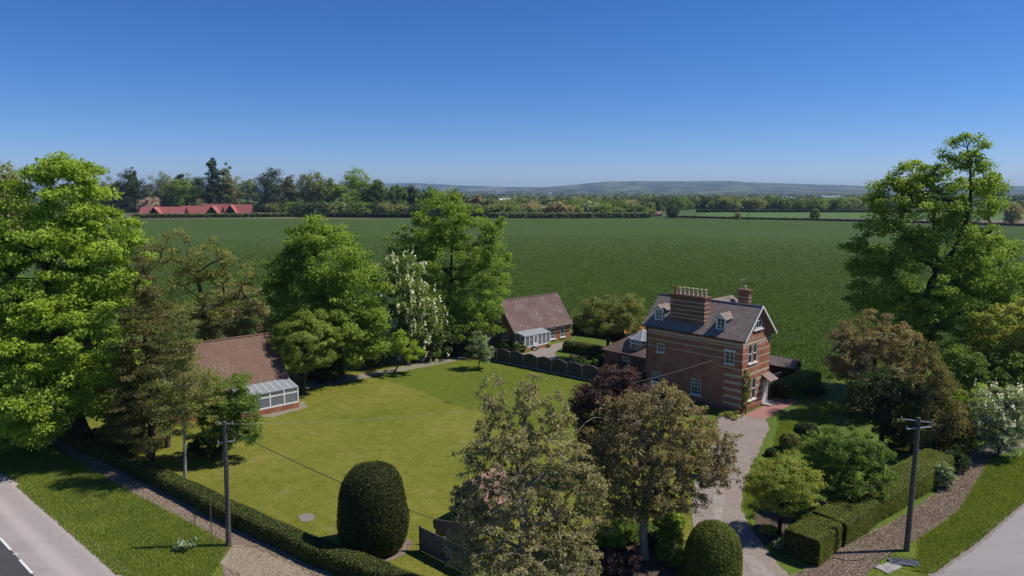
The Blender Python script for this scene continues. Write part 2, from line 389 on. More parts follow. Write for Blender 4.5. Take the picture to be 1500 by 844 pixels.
def pavermat():
    t = NT('brick_pavers'); p = t.rot(t.coord('World'), R(-38)); b = t.n("ShaderNodeTexBrick"); t.set(b, 'Vector', p)
    b.inputs['Scale'].default_value = 1; b.inputs['Brick Width'].default_value = .21; b.inputs['Row Height'].default_value = .105; b.inputs['Mortar Size'].default_value = .010
    b.inputs['Color1'].default_value = (.31, .25, .22, 1); b.inputs['Color2'].default_value = (.37, .305, .265, 1); b.inputs['Mortar'].default_value = (.10, .085, .065, 1)
    n = t.noise(p, .7, 6, .65); n2 = t.noise(p, 7, 3, .7)
    col = t.mix(t.math('MULTIPLY', t.fr(n, .4, .7), .45), b.outputs['Color'], (.2, .165, .13))
    col = t.mix(t.math('MULTIPLY', t.fr(n2, .6, .72), .5), col, (.11, .12, .05))
    return t.done(t.pbr(col, .9, .2, t.bump(b.outputs['Fac'], .5, -.015)))
M['paver'] = pavermat()
M['redpath'] = speck('red_tile_path', (.25, .12, .10), (.34, .18, .15), (.40, .24, .20), 9)
M['pathgravel'] = speck('path_gravel', (.17, .15, .10), (.25, .22, .16), (.34, .3, .24), 9)
M['concslab'] = plain('worn_concrete_strip', (.30, .26, .225), .9, .2, .2, 2)
M['linepaint'] = speck('worn_road_paint', (.5, .5, .48), (.72, .72, .7), (.8, .8, .78), 20)

# ------------------------------------------------------------------ ground sheets
def sheet(name, pts, mat, z, jitter=0.0, step=.6, world=False, seed=1, kind='structure', label=None, cat=None):
    P = [Vector((p[0], p[1], 0)) for p in pts] if world else [G(*p) for p in pts]
    rs = random.Random(seed); out = []
    for i, a in enumerate(P):
        b = P[(i + 1) % len(P)]; L = (b - a).length; k = max(1, int(L / step)) if jitter else 1
        for j in range(k):
            q = a.lerp(b, j / k)
            if jitter: q = q + Vector((rs.uniform(-1, 1), rs.uniform(-1, 1), 0)) * jitter
            out.append((q.x, q.y, z))
    tri = tessellate_polygon([[Vector(q) for q in out]])
    me = bpy.data.meshes.new(name); me.from_pydata(out, [], [tuple(t) for t in tri]); me.update()
    if len(me.polygons) and me.polygons[0].normal.z < 0: me.flip_normals()
    o = link(name, me, mat); tag(o, label, cat, None, kind); return o

sheet('ground', [(-13000, -400), (13000, -400), (13000, 13000), (-13000, 13000)], M['ground'], 0, world=True)
# crop field; its nearest edge runs behind the buildings
sheet('field', [(-60, 560), (120, 520), (300, 505), (430, 505), (560, 500), (700, 486), (840, 481), (960, 500), (1120, 541), (1225, 556), (1300, 545), (1500, 520), (1900, 500),
                (1700, 334), (1500, 334), (1260, 326), (1080, 322), (960, 319.5), (700, 321), (440, 320), (200, 321), (-200, 323)], M['crop'], .02, .25, 3.0)
# far fields on the right: dark margin, ploughed strip, pasture, stubble
sheet('field_margin', [(960, 319.3), (1080, 321.8), (1260, 325.8), (1500, 333.5), (1700, 333.5), (1700, 331), (1500, 331.2), (1260, 324.2), (1080, 320.4), (975, 318.6)], M['hedgegreen'], .06, .5, 20)
sheet('ploughed_strip', [(1000, 318.3), (1080, 320.2), (1260, 324.0), (1700, 330.8), (1700, 325), (1260, 320.6), (1080, 318.4)], M['ploughed'], .05)
sheet('pasture', [(1020, 317.8), (1260, 320.4), (1700, 324.8), (1700, 312), (1260, 311.5), (1040, 311.0)], M['pasture'], .04)
sheet('pasture_far', [(1040, 310.8), (1260, 311.3), (1700, 311.8), (1700, 306), (1260, 307.5), (1100, 308.5)], M['hedgegreen'], .05)
sheet('stubble_field', [(1120, 297.5), (1230, 297.5), (1260, 293.5), (1140, 293.5)], M['stubble'], .3)
sheet('stubble_field', [(1180, 303), (1340, 303), (1340, 300.5), (1180, 300.5)], M['pasture'], .3)
sheet('stubble_field', [(730, 300), (800, 300), (790, 297), (735, 297)], M['stubble'], .3)
# garden
sheet('lawn', [(120, 620), (200, 668), (270, 703), (440, 790), (545, 842), (700, 930), (1000, 880), (1015, 760), (1010, 700), (1045, 640), (1000, 600), (940, 580), (865, 560), (655, 517), (600, 522), (440, 550), (400, 600), (300, 600), (200, 590)], M['lawn'], .012, .12)
sheet('lawn_strip', [(545, 553), (600, 566), (660, 592), (720, 610), (800, 640), (950, 660), (945, 582), (862, 558), (657, 517), (610, 531)], M['lawngreen'], .024, .38, .35)
sheet('verge', [(-200, 640), (33, 709), (182, 844), (330, 1000), (470, 900), (395, 820), (340, 800), (250, 752), (180, 716), (120, 680), (60, 640), (-80, 590)], M['rough'], .014, .15)
sheet('soil_strip', [(60, 638), (120, 679), (180, 715), (250, 752), (325, 800), (330, 844), (420, 900), (620, 950), (480, 842), (400, 800), (326, 764), (245, 722), (150, 676), (90, 640)], M['soil'], .026, .22)
sheet('path', [(449, 571), (531, 555), (650, 533), (690, 524), (682, 519), (645, 527), (531, 548), (449, 562)], M['pathgravel'], .036, .07)
sheet('patio', [(741, 516), (770, 518), (806, 505), (838, 499), (846, 491), (832, 503), (812, 517), (817, 531), (790, 530), (760, 523), (722, 513)], M['paver'], .03, .08)
sheet('path_slabs', [(372, 611), (400, 612), (437, 601), (452, 597), (444, 588), (430, 594)], M['pathgravel'], .034, .05)
sheet('driveway', [(1052, 606), (1050, 640), (1030, 680), (1013, 720), (1012, 745), (1016, 775), (1040, 805), (1082, 838), (1115, 880), (1210, 880), (1157, 846), (1130, 816), (1105, 782), (1084, 745), (1090, 712), (1103, 680), (1117, 650), (1127, 628), (1121, 615), (1095, 608)], M['paver'], .03, .07, .4)
sheet('driveway_strip', [(1046, 718), (1043, 742), (1047, 765), (1056, 765), (1060, 742), (1062, 718)], M['concslab'], .04, .05, .4)
sheet('driveway_strip', [(1085, 812), (1100, 838), (1120, 875), (1170, 875), (1133, 842), (1105, 816)], M['concslab'], .04, .05, .4)
sheet('path_red', [(1090, 609), (1121, 615), (1168, 588), (1160, 583), (1128, 585), (1124, 592)], M['redpath'], .042, .05)
sheet('flower_bed', [(1100, 800), (1130, 798), (1170, 790), (1230, 775), (1325, 720), (1365, 700), (1340, 690), (1290, 700), (1180, 745), (1108, 752)], M['bed'], .022, .12)
sheet('flower_bed', [(860, 844), (900, 850), (990, 850), (1003, 815), (985, 780), (940, 762), (880, 760)], M['bed'], .028, .12)
sheet('flower_bed', [(826, 527), (850, 545), (935, 565), (945, 545), (900, 530), (845, 515)], M['bed'], .022, .1)
sheet('soil_bank', [(1155, 846), (1174, 838), (1231, 803), (1318, 759), (1372, 722), (1399, 696), (1425, 660), (1500, 640), (1500, 655), (1452, 668), (1433, 701), (1406, 748), (1345, 789), (1291, 821), (1262, 848), (1230, 900), (1140, 900)], M['soil'], .018, .16)
sheet('verge_grass', [(1450, 672), (1600, 650), (1700, 680), (1505, 733), (1426, 800), (1366, 842), (1330, 880), (1235, 890), (1262, 850), (1291, 822), (1345, 790), (1406, 749), (1434, 702)], M['rough'], .016, .14)
sheet('bare_ground', [(318, 822), (328, 804), (345, 797), (380, 806), (430, 828), (470, 850), (490, 880), (400, 880), (350, 845)], M['straw'], .034, .14, .35)
sheet('bare_soil', [(505, 800), (520, 822), (560, 828), (596, 812), (604, 792), (560, 780), (520, 785)], M['soil'], .032, .1, .3)
sheet('bare_patch', [(438, 757), (447, 752), (459, 754), (461, 761), (450, 765), (440, 763)], M['gravel'], .03, .1, .3)
# left road
a0, a1 = G(36, 717), G(181, 844); rd = (a1 - a0).normalized(); rn = Vector((rd.y, -rd.x, 0))   # rn points away from the garden
if rn.x > 0: rn = -rn
RANG = math.atan2(rd.y, rd.x)
c0, c1 = G(0, 789), G(52, 844); half = abs((c0 - a0).dot(rn))
M['road'] = roadmat('bleached_road_surface', (.36, .31, .29), -RANG, True)
M['roaddark'] = roadmat('dark_asphalt', (.075, .075, .08), -RANG, False)
def strip(name, e0, e1, mat, z, t0=-70, t1=45, jit=0.0, seed=3):
    p = [a0 + rd * t0 + rn * e0, a0 + rd * t1 + rn * e0, a0 + rd * t1 + rn * e1, a0 + rd * t0 + rn * e1]
    return sheet(name, [(q.x, q.y) for q in p], mat, z, jit, .4, True, seed)
strip('road', -.05, half, M['road'], .03)
strip('road_lane', half, half * 2, M['roaddark'], .03)
strip('road_margin', -.42, .05, M['gravel'], .036, jit=.1)
strip('verge_opposite', half * 2, half * 2 + 14, M['rough'], .016)
tl = []
e = (c0 - a0).dot(rn) ; s0 = (c0 - a0).dot(rd); e2 = G(14.5, 807); L1 = (e2 - c0).length; pit = (G(29, 821) - c0).length
for k in range(-8, 8):
    strip('road_marking', half - .06, half + .06, M['linepaint'], .042, s0 + k * pit, s0 + k * pit + L1 * 1.0)
# right road
M['road2'] = roadmat('grey_lane_surface', (.32, .29, .285), R(-40), False)
sheet('side_road', [(1520, 728), (1500, 738), (1462, 770), (1426, 803), (1395, 823), (1366, 845), (1330, 900), (1500, 1100), (1900, 900), (1900, 650), (1640, 680)], M['road2'], .03, .05, .4)
sheet('road_margin', [(1500, 729), (1462, 760), (1423, 795), (1392, 815), (1355, 842), (1366, 848), (1396, 826), (1428, 806), (1464, 774), (1502, 742)], M['gravel'], .04, .1, .35)

# ------------------------------------------------------------------ hills
def hill(name, crest, Y, z_base, depth, mat, seed, label=None):
    rs = np.random.RandomState(seed); xs = np.arange(crest[0][0], crest[-1][0] + 1, 3.0)
    ys = np.interp(xs, [c[0] for c in crest], [c[1] for c in crest])
    ys = ys + sum(np.sin(xs / k + rs.rand() * 6) * a for k, a in ((9, .12), (23, .2), (57, .35))) * .6 + rs.randn(len(xs)) * .12
    prof = [(-1.0, -.02), (-.8, .06), (-.62, .2), (-.45, .42), (-.3, .66), (-.18, .84), (-.08, .95), (0, 1.0), (.15, .97), (.5, .6), (1.0, 0)]
    V = []; n = len(prof)
    for x, y in zip(xs, ys):
        p = at(x, y, Y); h = p.z
        for (a, b) in prof:
            wob = 1 + .10 * math.sin(x / 31 + a * 5) * (0 if abs(a) < .01 else 1)
            yy = Y + a * depth * (1 + .18 * math.sin(x / 70.0)); V.append((p.x, yy, max(-2, h * b * wob if a != 0 else h)))
    F = [(i * n + j, (i + 1) * n + j, (i + 1) * n + j + 1, i * n + j + 1) for i in range(len(xs) - 1) for j in range(n - 1)]
    o = link(name, np_mesh(name, V, F, smooth=True), mat); tag(o, None, None, None, 'structure')
def hillmat(name, s=1.0):
    t = NT(name); p = t.coord('World'); q = t.rot(p, .3, (1, .5, 2))
    n = t.noise(q, .0042 * s, 8, .75); f = t.noise(q, .03, 5, .8)
    col = t.ramp(n, [(.36, (.016, .03, .014)), (.49, (.05, .075, .03)), (.53, (.16, .19, .07)), (.66, (.32, .32, .18))])
    col = t.mix(t.fr(f, .35, .7), col, (.02, .034, .018))
    return t.done(t.pbr(col, .95, .05))
M['hill'] = hillmat('wooded_hill')
hill('hills', [(-260, 272), (100, 271), (400, 272), (560, 269), (600, 268.8), (650, 270.5), (720, 273), (790, 274.5), (860, 275), (960, 276)], 11300, 0, 1500, M['hill'], 3)
hill('hill_range', [(740, 280), (790, 275.5), (825, 272.5), (860, 269.5), (890, 266.3), (940, 265.6), (1000, 266.2), (1060, 265.6), (1100, 267.0), (1160, 269), (1210, 271), (1262, 273.6), (1330, 275), (1400, 273.5), (1440, 272.5), (1520, 272), (1760, 274)], 8800, 0, 2600, M['hill'], 5)
hill('low_hills', [(640, 281), (760, 279.8), (900, 279.0), (1040, 279.6), (1180, 279.2), (1300, 280), (1500, 279), (1700, 280)], 5600, 0, 900, M['hill'], 9)

# ------------------------------------------------------------------ foliage generator
def leaf_quads(P, N, size, rng, aspect=.62, sj=.35):
    n = len(P); r = rng.randn(n, 3)
    N = N / (np.linalg.norm(N, axis=1, keepdims=True) + 1e-9)
    a = np.cross(N, r); a /= (np.linalg.norm(a, axis=1, keepdims=True) + 1e-9); b = np.cross(N, a)
    s = (size * (1 + sj * rng.randn(n)).clip(.45, 1.9))[:, None]
    fold = N * s * .16
    V = np.stack([P - a * s * .5, P + b * s * aspect * .5 + fold - a * s * .08, P + a * s * .5, P - b * s * aspect * .5 + fold - a * s * .08], 1).reshape(-1, 3)
    F = np.arange(n * 4).reshape(n, 4)
    return V, F
def sample_blobs(blobs, n, rng, shell):
    B = np.array(blobs, float); wgt = (B[:, 3] * B[:, 4] + B[:, 3] * B[:, 5] + B[:, 4] * B[:, 5]); wgt /= wgt.sum()
    out = []; tries = 0
    while len(out) < n and tries < n * 40:
        tries += 1; k = rng.choice(len(B), p=wgt); b = B[k]
        d = rng.randn(3); d /= np.linalg.norm(d)
        rr = shell + (1 - shell) * rng.rand() ** .7
        lump = 1 + .13 * math.sin(d[0] * 5.1 + k) + .12 * math.sin(d[1] * 6.3 + d[2] * 7.7 + 2 * k)
        p = b[:3] + d * b[3:6] * rr * lump
        q = (p - B[:, :3]) / B[:, 3:6]; dep = np.min((q ** 2).sum(1))
        if dep < (shell * .75) ** 2: continue
        if p[2] < .25: continue
        out.append(np.concatenate([p, d]))
    return np.array(out)
def skeleton(C_, base, top, r0, rng, sides=5, minr=.014, lead=None, sink=.1):
    nodes = []; par = []; k = 7
    b = np.array(base, float); t = np.array(top, float); bend = rng.randn(3) * .03 * np.linalg.norm(t - b); bend[2] = 0
    for i in range(k + 1):
        f = i / k; nodes.append(b + (t - b) * f + bend * math.sin(f * math.pi)); par.append(i - 1)
    nodes[0][2] -= sink
    order = list(np.argsort(np.linalg.norm(C_ - t, axis=1)))
    if len(C_) > 90:                         # main limbs reach far parts of the crown first
        far = [int(np.argmax(C_[:, 2]))]; dm = np.linalg.norm(C_ - C_[far[0]], axis=1)
        for _ in range(8):
            k_ = int(np.argmax(dm * (C_[:, 2] > C_[:, 2].min() + .15 * np.ptp(C_[:, 2])))); far.append(k_); dm = np.minimum(dm, np.linalg.norm(C_ - C_[k_], axis=1))
        order = far + [i_ for i_ in order if i_ not in far]
    N = np.array(nodes); cnt_nodes = list(nodes)
    first = max(1, int(k * .45))
    for ci in order:
        c = C_[ci]; A = np.array(cnt_nodes[first:])
        d = np.linalg.norm(A - c, axis=1) + 1.1 * np.maximum(0, A[:, 2] - c[2])
        j = int(np.argmin(d)) + first; s = cnt_nodes[j]; L = np.linalg.norm(c - s); m = max(1, min(14, int(L / .8) + 1))
        prev = j; wob = rng.randn(3) * L * .07
        for q in range(1, m + 1):
            f = q / m; p = s + (c - s) * f; p = p + wob * math.sin(f * math.pi); p[2] += L * .10 * math.sin(f * math.pi)
            cnt_nodes.append(p); par.append(prev); prev = len(cnt_nodes) - 1
    n = len(cnt_nodes); w_ = np.zeros(n); haschild = np.zeros(n, bool)
    for i in range(1, n): haschild[par[i]] = True
    w_[~haschild] = 1
    for i in range(n - 1, 0, -1): w_[par[i]] += w_[i]
    rad = np.maximum(minr, r0 * (w_ / w_[0]) ** .52)
    P = np.array(cnt_nodes); V = []; F = []
    ang = np.arange(sides) * 2 * math.pi / sides
    for i in range(1, n):
        p, c = P[par[i]], P[i]; d = c - p; L = np.linalg.norm(d)
        if L < 1e-4: continue
        d = d / L; a = np.cross(d, (0, 0, 1.0) if abs(d[2]) < .95 else (1.0, 0, 0)); a /= np.linalg.norm(a); bb = np.cross(d, a)
        r1 = min(rad[par[i]], rad[i] * 1.5); r2 = rad[i]
        if par[i] == 0: r1 = rad[i] * 1.45
        ring = np.outer(np.cos(ang), a) + np.outer(np.sin(ang), bb); o = len(V)
        V += list(p - d * r1 * .3 + ring * r1) + list(c + ring * r2)
        for s_ in range(sides):
            l = (s_ + 1) % sides; F.append((o + s_, o + l, o + sides + l, o + sides + s_))
    return V, F
def crown_arrays(C_, D_, nleaf, rc, size, rng, flat=.6, up=.55, outw=.5, rnd=.75, aspect=.62, droop=0.0):
    nc = len(C_); m = max(1, int(nleaf / nc)); idx = np.repeat(np.arange(nc), m)
    g = rng.randn(nc * m, 3); g /= (np.linalg.norm(g, axis=1, keepdims=True) + 1e-9); g *= (rng.rand(nc * m, 1) ** .5)
    sc_ = (rc * (.6 + .8 * rng.rand(nc)))[idx][:, None]
    off = g * sc_ * np.array([1, 1, flat])
    P = C_[idx] + off
    P[:, 2] -= droop * (off[:, 0] ** 2 + off[:, 1] ** 2) / rc
    N = D_[idx] * outw + np.array([0, 0, up]) + g * .35 + rng.randn(nc * m, 3) * rnd
    V, F = leaf_quads(P, N, size, rng, aspect)
    t = np.clip(rng.rand(nc)[idx] * .5 + rng.rand(nc * m) * .5, 0, 1)
    return V, F, t
def px_blobs(blobs, Yb):
    out = []
    for b in blobs:
        px, py, rx, ry = b[:4]; dy = b[4] if len(b) > 4 else 0.0; c = at(px, py, Yb + dy); k = mpp(Yb + dy, c.z)
        ryd = b[5] if len(b) > 5 else .9
        out.append((c.x, c.y, c.z, rx * k, rx * k * ryd, ry * k))
    return out
def tree(name, label, cat, base, blobs, leafm, barkm='bark', r0=.3, ncl=200, nleaf=20000, rc=.8, size=.3, seed=1, shell=.62, top=.62, group=None,
         flat=.6, up=.55, aspect=.62, rnd=.75, outw=.5, droop=0.0, base_xy=None, blossom=None, minr=.014, sides=5, crownname='crown'):
    rng = np.random.RandomState(seed)
    b = G(*base) if base_xy is None else Vector((*base_xy, 0))
    Bl = px_blobs(blobs, b.y); root = empty(name, b, 0, label, cat, group)
    CD = sample_blobs(Bl, ncl, rng, shell); Cc, Dd = CD[:, :3], CD[:, 3:]
    arr = np.array(Bl); cen = (arr[:, :3] * arr[:, 3:4]).sum(0) / arr[:, 3].sum(); zt = (arr[:, 2] + arr[:, 5]).max(); zb = (arr[:, 2] - arr[:, 5]).min()
    tp = np.array([cen[0] * .75 + b.x * .25, cen[1] * .75 + b.y * .25, max(.5, zb * (1 - top) + zt * top)])
    o = np.array(b)
    V, F = skeleton(Cc, o, tp, r0, rng, sides, minr)
    link('trunk', np_mesh('trunk', np.array(V) - o, F, smooth=True), M[barkm], root)
    V, F, t = crown_arrays(Cc, Dd, nleaf, rc, size, rng, flat, up, outw, rnd, aspect, droop)
    link(crownname, np_mesh(crownname, V - o, F, t), M[leafm], root)
    if blossom:
        m, n, s_, rcb = blossom; sel = rng.choice(len(Cc), n, replace=True); P = Cc[sel] + Dd[sel] * rcb * rng.rand(n, 1) + rng.randn(n, 3) * rcb * .5
        k = 9; Pk = np.repeat(P, k, 0) + rng.randn(n * k, 3) * np.array([.3, .3, .75]) * s_
        V, F = leaf_quads(Pk, rng.randn(n * k, 3) + np.array([0, 0, .4]), s_ * .75, rng)
        link('blossom', np_mesh('blossom', V - o, F, rng.rand(n * k)), M[m], root)
    return root

def surf_foliage(Pv, Nv, size, rng, jit=.05, rnd=.55, aspect=.6):
    P = Pv + Nv * (rng.rand(len(Pv), 1) * jit * 2 - jit * .6); N = Nv + rng.randn(len(Pv), 3) * rnd
    V, F = leaf_quads(P, N, size, rng, aspect)
    return V, F
def join_arrays(parts):
    V = []; F = []; T = []; Mi = []; o = 0
    for v, f, t, mi in parts:
        V.append(np.asarray(v, float)); F.append(np.asarray(f) + o); T.append(np.broadcast_to(t, (len(f),)) if np.ndim(t) == 0 else t); Mi.append(np.full(len(f), mi)); o += len(v)
    return np.concatenate(V), np.concatenate(F), np.concatenate(T), np.concatenate(Mi)
def grid_sample(V, F, n, rng):
    """random points and normals on quads"""
    V = np.asarray(V, float); F = np.asarray(F); a, b, c, d = (V[F[:, i]] for i in range(4))
    nn = np.cross(c - a, d - b); ar = np.linalg.norm(nn, axis=1); nn /= ar[:, None] + 1e-9
    k = rng.choice(len(F), n, p=ar / ar.sum()); u, v = rng.rand(n, 1), rng.rand(n, 1)
    return (a[k] * (1 - u) * (1 - v) + b[k] * u * (1 - v) + c[k] * u * v + d[k] * (1 - u) * v), nn[k]
def hedge(name, label, pts, width, height, leafm='box', dens=230, size=.10, seed=1, rnd=.55, wob=.05, cat='hedge', round_=.12, group=None, world=False, flat_end=True):
    rng = np.random.RandomState(seed)
    P = [Vector((*p, 0)) if world else G(*p) for p in pts]; path = []
    for i in range(len(P) - 1):
        k = max(1, int((P[i + 1] - P[i]).length / .5))
        path += [P[i].lerp(P[i + 1], j / k) for j in range(k)]
    path.append(P[-1]); n = len(path)
    hw = width / 2; r = round_
    sec = [(-hw * .96, 0), (-hw, height * .35), (-hw, height * .7), (-hw, height - r), (-hw + r, height), (-hw * .3, height + .02), (hw * .3, height + .02), (hw - r, height), (hw, height - r), (hw, height * .7), (hw, height * .35), (hw * .96, 0)]
    V = []; m = len(sec); ph = rng.rand(4) * 6
    for i, p in enumerate(path):
        d = (path[min(i + 1, n - 1)] - path[max(i - 1, 0)]).normalized(); s_ = Vector((-d.y, d.x, 0))
        for j, (a, z) in enumerate(sec):
            q = 1 + wob * (math.sin(i * .7 + ph[0] + j * .5) + math.sin(i * .31 + ph[1]) + rng.randn() * .5)
            V.append(tuple(p + s_ * a * q + Vector((0, 0, z * (1 + wob * .6 * (math.sin(i * .45 + ph[2]) + rng.randn() * .4))))))
    F = [(i * m + j, i * m + j + 1, (i + 1) * m + j + 1, (i + 1) * m + j) for i in range(n - 1) for j in range(m - 1)]
    for e_ in (0, n - 1):
        for j in range(m // 2 - 1):
            F.append((e_ * m + j, e_ * m + j + 1, e_ * m + m - 2 - j, e_ * m + m - 1 - j))
    o = np.array(P[0]); Va = np.array(V); cen = Va.mean(0)
    # normals outward
    Pp, Nn = grid_sample(Va, F, int(dens * (width + 2 * height) * sum((P[i + 1] - P[i]).length for i in range(len(P) - 1))), rng)
    pa = np.array([tuple(q) for q in path]); dd = ((Pp[:, None, :2] - pa[None, :, :2]) ** 2).sum(2) if len(Pp) * n < 3e7 else None
    if dd is not None: c_ = pa[dd.argmin(1)]; c_[:, 2] = height * .45
    else: c_ = np.stack([pa[rng.randint(0, n)] for _ in Pp])
    sg = np.sign((Nn * (Pp - c_)).sum(1)); Nn = Nn * np.where(sg == 0, 1, sg)[:, None]
    LV, LF = surf_foliage(Pp, Nn, size, rng, size * .6, rnd)
    t = np.clip(.4 * rng.rand(len(LF)) + .4 * rng.rand(len(LF)), 0, 1)
    V2, F2, T2, Mi = join_arrays([(Va - o, F, 0.0, 0), (LV - o, LF, t, 1)])
    ob = link(name, np_mesh(name, V2, F2, T2, Mi), [M['core'], M[leafm]], None, P[0]); return tag(ob, label, cat, group)
def topiary(name, label, base, prof, leafm='yew', nleaf=14000, size=.09, seed=1, rnd=.6, cat='topiary', squash=1.0, core='core', group=None, jit=.06):
    rng = np.random.RandomState(seed); b = G(*base) if not isinstance(base, Vector) else base; k = 22; V = []; ph = rng.rand(6) * 6
    for i, (r, z) in enumerate(prof):
        for j in range(k):
            a = j * 2 * math.pi / k; q = 1 + .04 * math.sin(3 * a + ph[0] + z) + .035 * math.sin(5 * a + ph[1] - z * 2) + .02 * math.sin(9 * a + ph[2] + 4 * z) + .016 * rng.randn()
            V.append((r * math.cos(a) * q, r * math.sin(a) * q * squash, z + .02 * rng.randn() * (z > .1)))
    F = [(i * k + j, i * k + (j + 1) % k, (i + 1) * k + (j + 1) % k, (i + 1) * k + j) for i in range(len(prof) - 1) for j in range(k)]
    V = np.array(V); Pp, Nn = grid_sample(V, F, nleaf, rng)
    LV, LF = surf_foliage(Pp, Nn, size, rng, jit, rnd)
    V2, F2, T2, Mi = join_arrays([(V * np.array([.97, .97, .985]), F, 0.0, 0), (LV, LF, rng.rand(len(LF)) * .8, 1)])
    ob = link(name, np_mesh(name, V2, F2, T2, Mi), [M[core], M[leafm]], None, b); return tag(ob, label, cat, group)
def shrub(name, label, base, rx, ry, leafm, seed, nleaf=5000, size=.16, cat='shrub', group=None, ncl=70, rc=.35, shell=.55, blossom=None, h0=.45, stem='barkdark', rnd=.75, aspect=.62, outw=.5, up=.55, depth=.9):
    """rx, ry: half-width and height in photo pixels above the base"""
    b = G(*base)
    return tree(name, label, cat, base, [(base[0], base[1] - ry * .52, rx, ry * .5, 0, depth), (base[0] - rx * .25, base[1] - ry * .4, rx * .7, ry * .42, 0, depth)], leafm, stem, .05, ncl, nleaf, rc, size, seed, shell, .5, group,
                blossom=blossom, minr=.01, sides=4, rnd=rnd, aspect=aspect, outw=outw, up=up, crownname='foliage')

# ------------------------------------------------------------------ building helpers
def wall_face(mb, o, du, n, W, z0, z1, ops, depth=.13, m=0):
    o, du, n = Vector(o), Vector(du), Vector(n)
    xs = sorted({0, W} | {q for a in ops for q in (a[0], a[0] + a[2])}); zs = sorted({z0, z1} | {q for a in ops for q in (a[1], a[1] + a[3])})
    P = lambda u, z, d=0: o + du * u + Vector((0, 0, z)) - n * d
    for i in range(len(xs) - 1):
        for j in range(len(zs) - 1):
            cx, cz = (xs[i] + xs[i + 1]) / 2, (zs[j] + zs[j + 1]) / 2
            if any(a[0] < cx < a[0] + a[2] and a[1] < cz < a[1] + a[3] for a in ops): continue
            mb.face([P(xs[i], zs[j]), P(xs[i + 1], zs[j]), P(xs[i + 1], zs[j + 1]), P(xs[i], zs[j + 1])], m)
    for (u, z, w_, h) in ops:
        c = [(u, z), (u + w_, z), (u + w_, z + h), (u, z + h)]
        for k in range(4):
            a, b = c[k], c[(k + 1) % 4]; mb.face([P(*a), P(*b), P(*b, depth), P(*a, depth)], m)
def barbox(mb, o, du, n, u0, u1, z0, z1, d0, d1, m=0):
    o, du, n = Vector(o), Vector(du), Vector(n)
    P = lambda u, z, d: o + du * u + Vector((0, 0, z)) + n * d
    mb.hexa([P(u0, z0, d0), P(u1, z0, d0), P(u1, z0, d1), P(u0, z0, d1)], [P(u0, z1, d0), P(u1, z1, d0), P(u1, z1, d1), P(u0, z1, d1)], m)
def window(root, o, du, n, op, nx=2, nz=3, sill=True, lintel=False, frame='white', fw=.075, depth=.05, mid=False, label=None):
    u, z, w_, h = op; mb = MB(); d0, d1 = -depth - .05, -depth + .02
    e = .004
    barbox(mb, o, du, n, u + e, u + fw, z + e, z + h - e, d0, d1); barbox(mb, o, du, n, u + w_ - fw, u + w_ - e, z + e, z + h - e, d0, d1)
    barbox(mb, o, du, n, u + fw, u + w_ - fw, z + e, z + fw, d0, d1); barbox(mb, o, du, n, u + fw, u + w_ - fw, z + h - fw, z + h - e, d0, d1)
    for i in range(1, nx): x = u + w_ * i / nx; barbox(mb, o, du, n, x - .018, x + .018, z + fw, z + h - fw, d0 + .01, d1 - .015)
    for i in range(1, nz):
        y = z + h * i / nz; k = .035 if mid and i * 2 == nz else .018
        barbox(mb, o, du, n, u + fw, u + w_ - fw, y - k, y + k, d0 + .013, d1 - .01)
    wo_ = mb.build('window', M[frame], root)
    if label: wo_['label'] = label
    g = MB(); O, D, Nn = Vector(o), Vector(du), Vector(n); P = lambda a, b: O + D * a + Vector((0, 0, b)) + Nn * (d0 + .03)
    g.face([P(u + .02, z + .02), P(u + w_ - .02, z + .02), P(u + w_ - .02, z + h - .02), P(u + .02, z + h - .02)]); g.build('pane', M['pane'], wo_)
    if sill:
        s_ = MB(); barbox(s_, o, du, n, u - .08, u + w_ + .08, z - .10, z - .003, .003, .11); s_.build('sill', M[frame], wo_)
    if lintel:
        s_ = MB(); barbox(s_, o, du, n, u - .1, u + w_ + .1, z + h + .003, z + h + .16, .003, .03); s_.build('lintel', M[frame], wo_)
    return wo_
X, Y_ = (1, 0, 0), (0, 1, 0); NX, NY = (-1, 0, 0), (0, -1, 0)

# ------------------------------------------------------------------ the brick house
A = Vector((20.6, 60.3, 0)); HR = R(44)
house = empty('brick_house', A, HR, 'tall red brick house banded with cream stripes under a grey slate roof', 'house')
HW, HL, HE, HRG = 5.3, 10.3, 7.05, 9.55; sl = (HRG - HE) / (HW / 2)
opsL = [(8.2, 4.3, .85, .85), (.8, 4.45, .95, 1.15), (8.5, .9, 1.05, 1.35), (4.05, .85, 1.05, 1.5)]
opsG = [(1.1, 4.45, .72, 1.7), (2.02, 4.45, .72, 1.7), (1.2, .95, .72, 1.95), (2.1, .95, .72, 1.95), (4.15, .02, .95, 2.35)]
mb = MB()
wall_face(mb, (0, 0, 0), Y_, NX, HL, 0, HE, opsL); wall_face(mb, (0, 0, 0), X, NY, HW, 0, HE, opsG)
wall_face(mb, (HW, 0, 0), Y_, X, HL, 0, HE, []); wall_face(mb, (0, HL, 0), X, Y_, HW, 0, HE, [])
for y in (0, HL): mb.face([(0, y, HE), (HW, y, HE), (HW / 2, y, HRG)])
mb.build('wall', M['housebrick'], house)
p = MB(); barbox(p, (0, 0, 0), Y_, NX, -.06, HL, 0, .35, .003, .07); barbox(p, (0, 0, 0), X, NY, 0, 4.1, 0, .35, .003, .07); p.build('plinth', M['chimbrick'], house)
for i, o_ in enumerate(opsL): window(house, (0, 0, 0), Y_, NX, o_, 2 if i < 2 else 3, 2 if i == 0 else 3 if i < 2 else 4, True, i == 1)
for o_ in opsG[:4]: window(house, (0, 0, 0), X, NY, o_, 1, 2, True, False, mid=True)
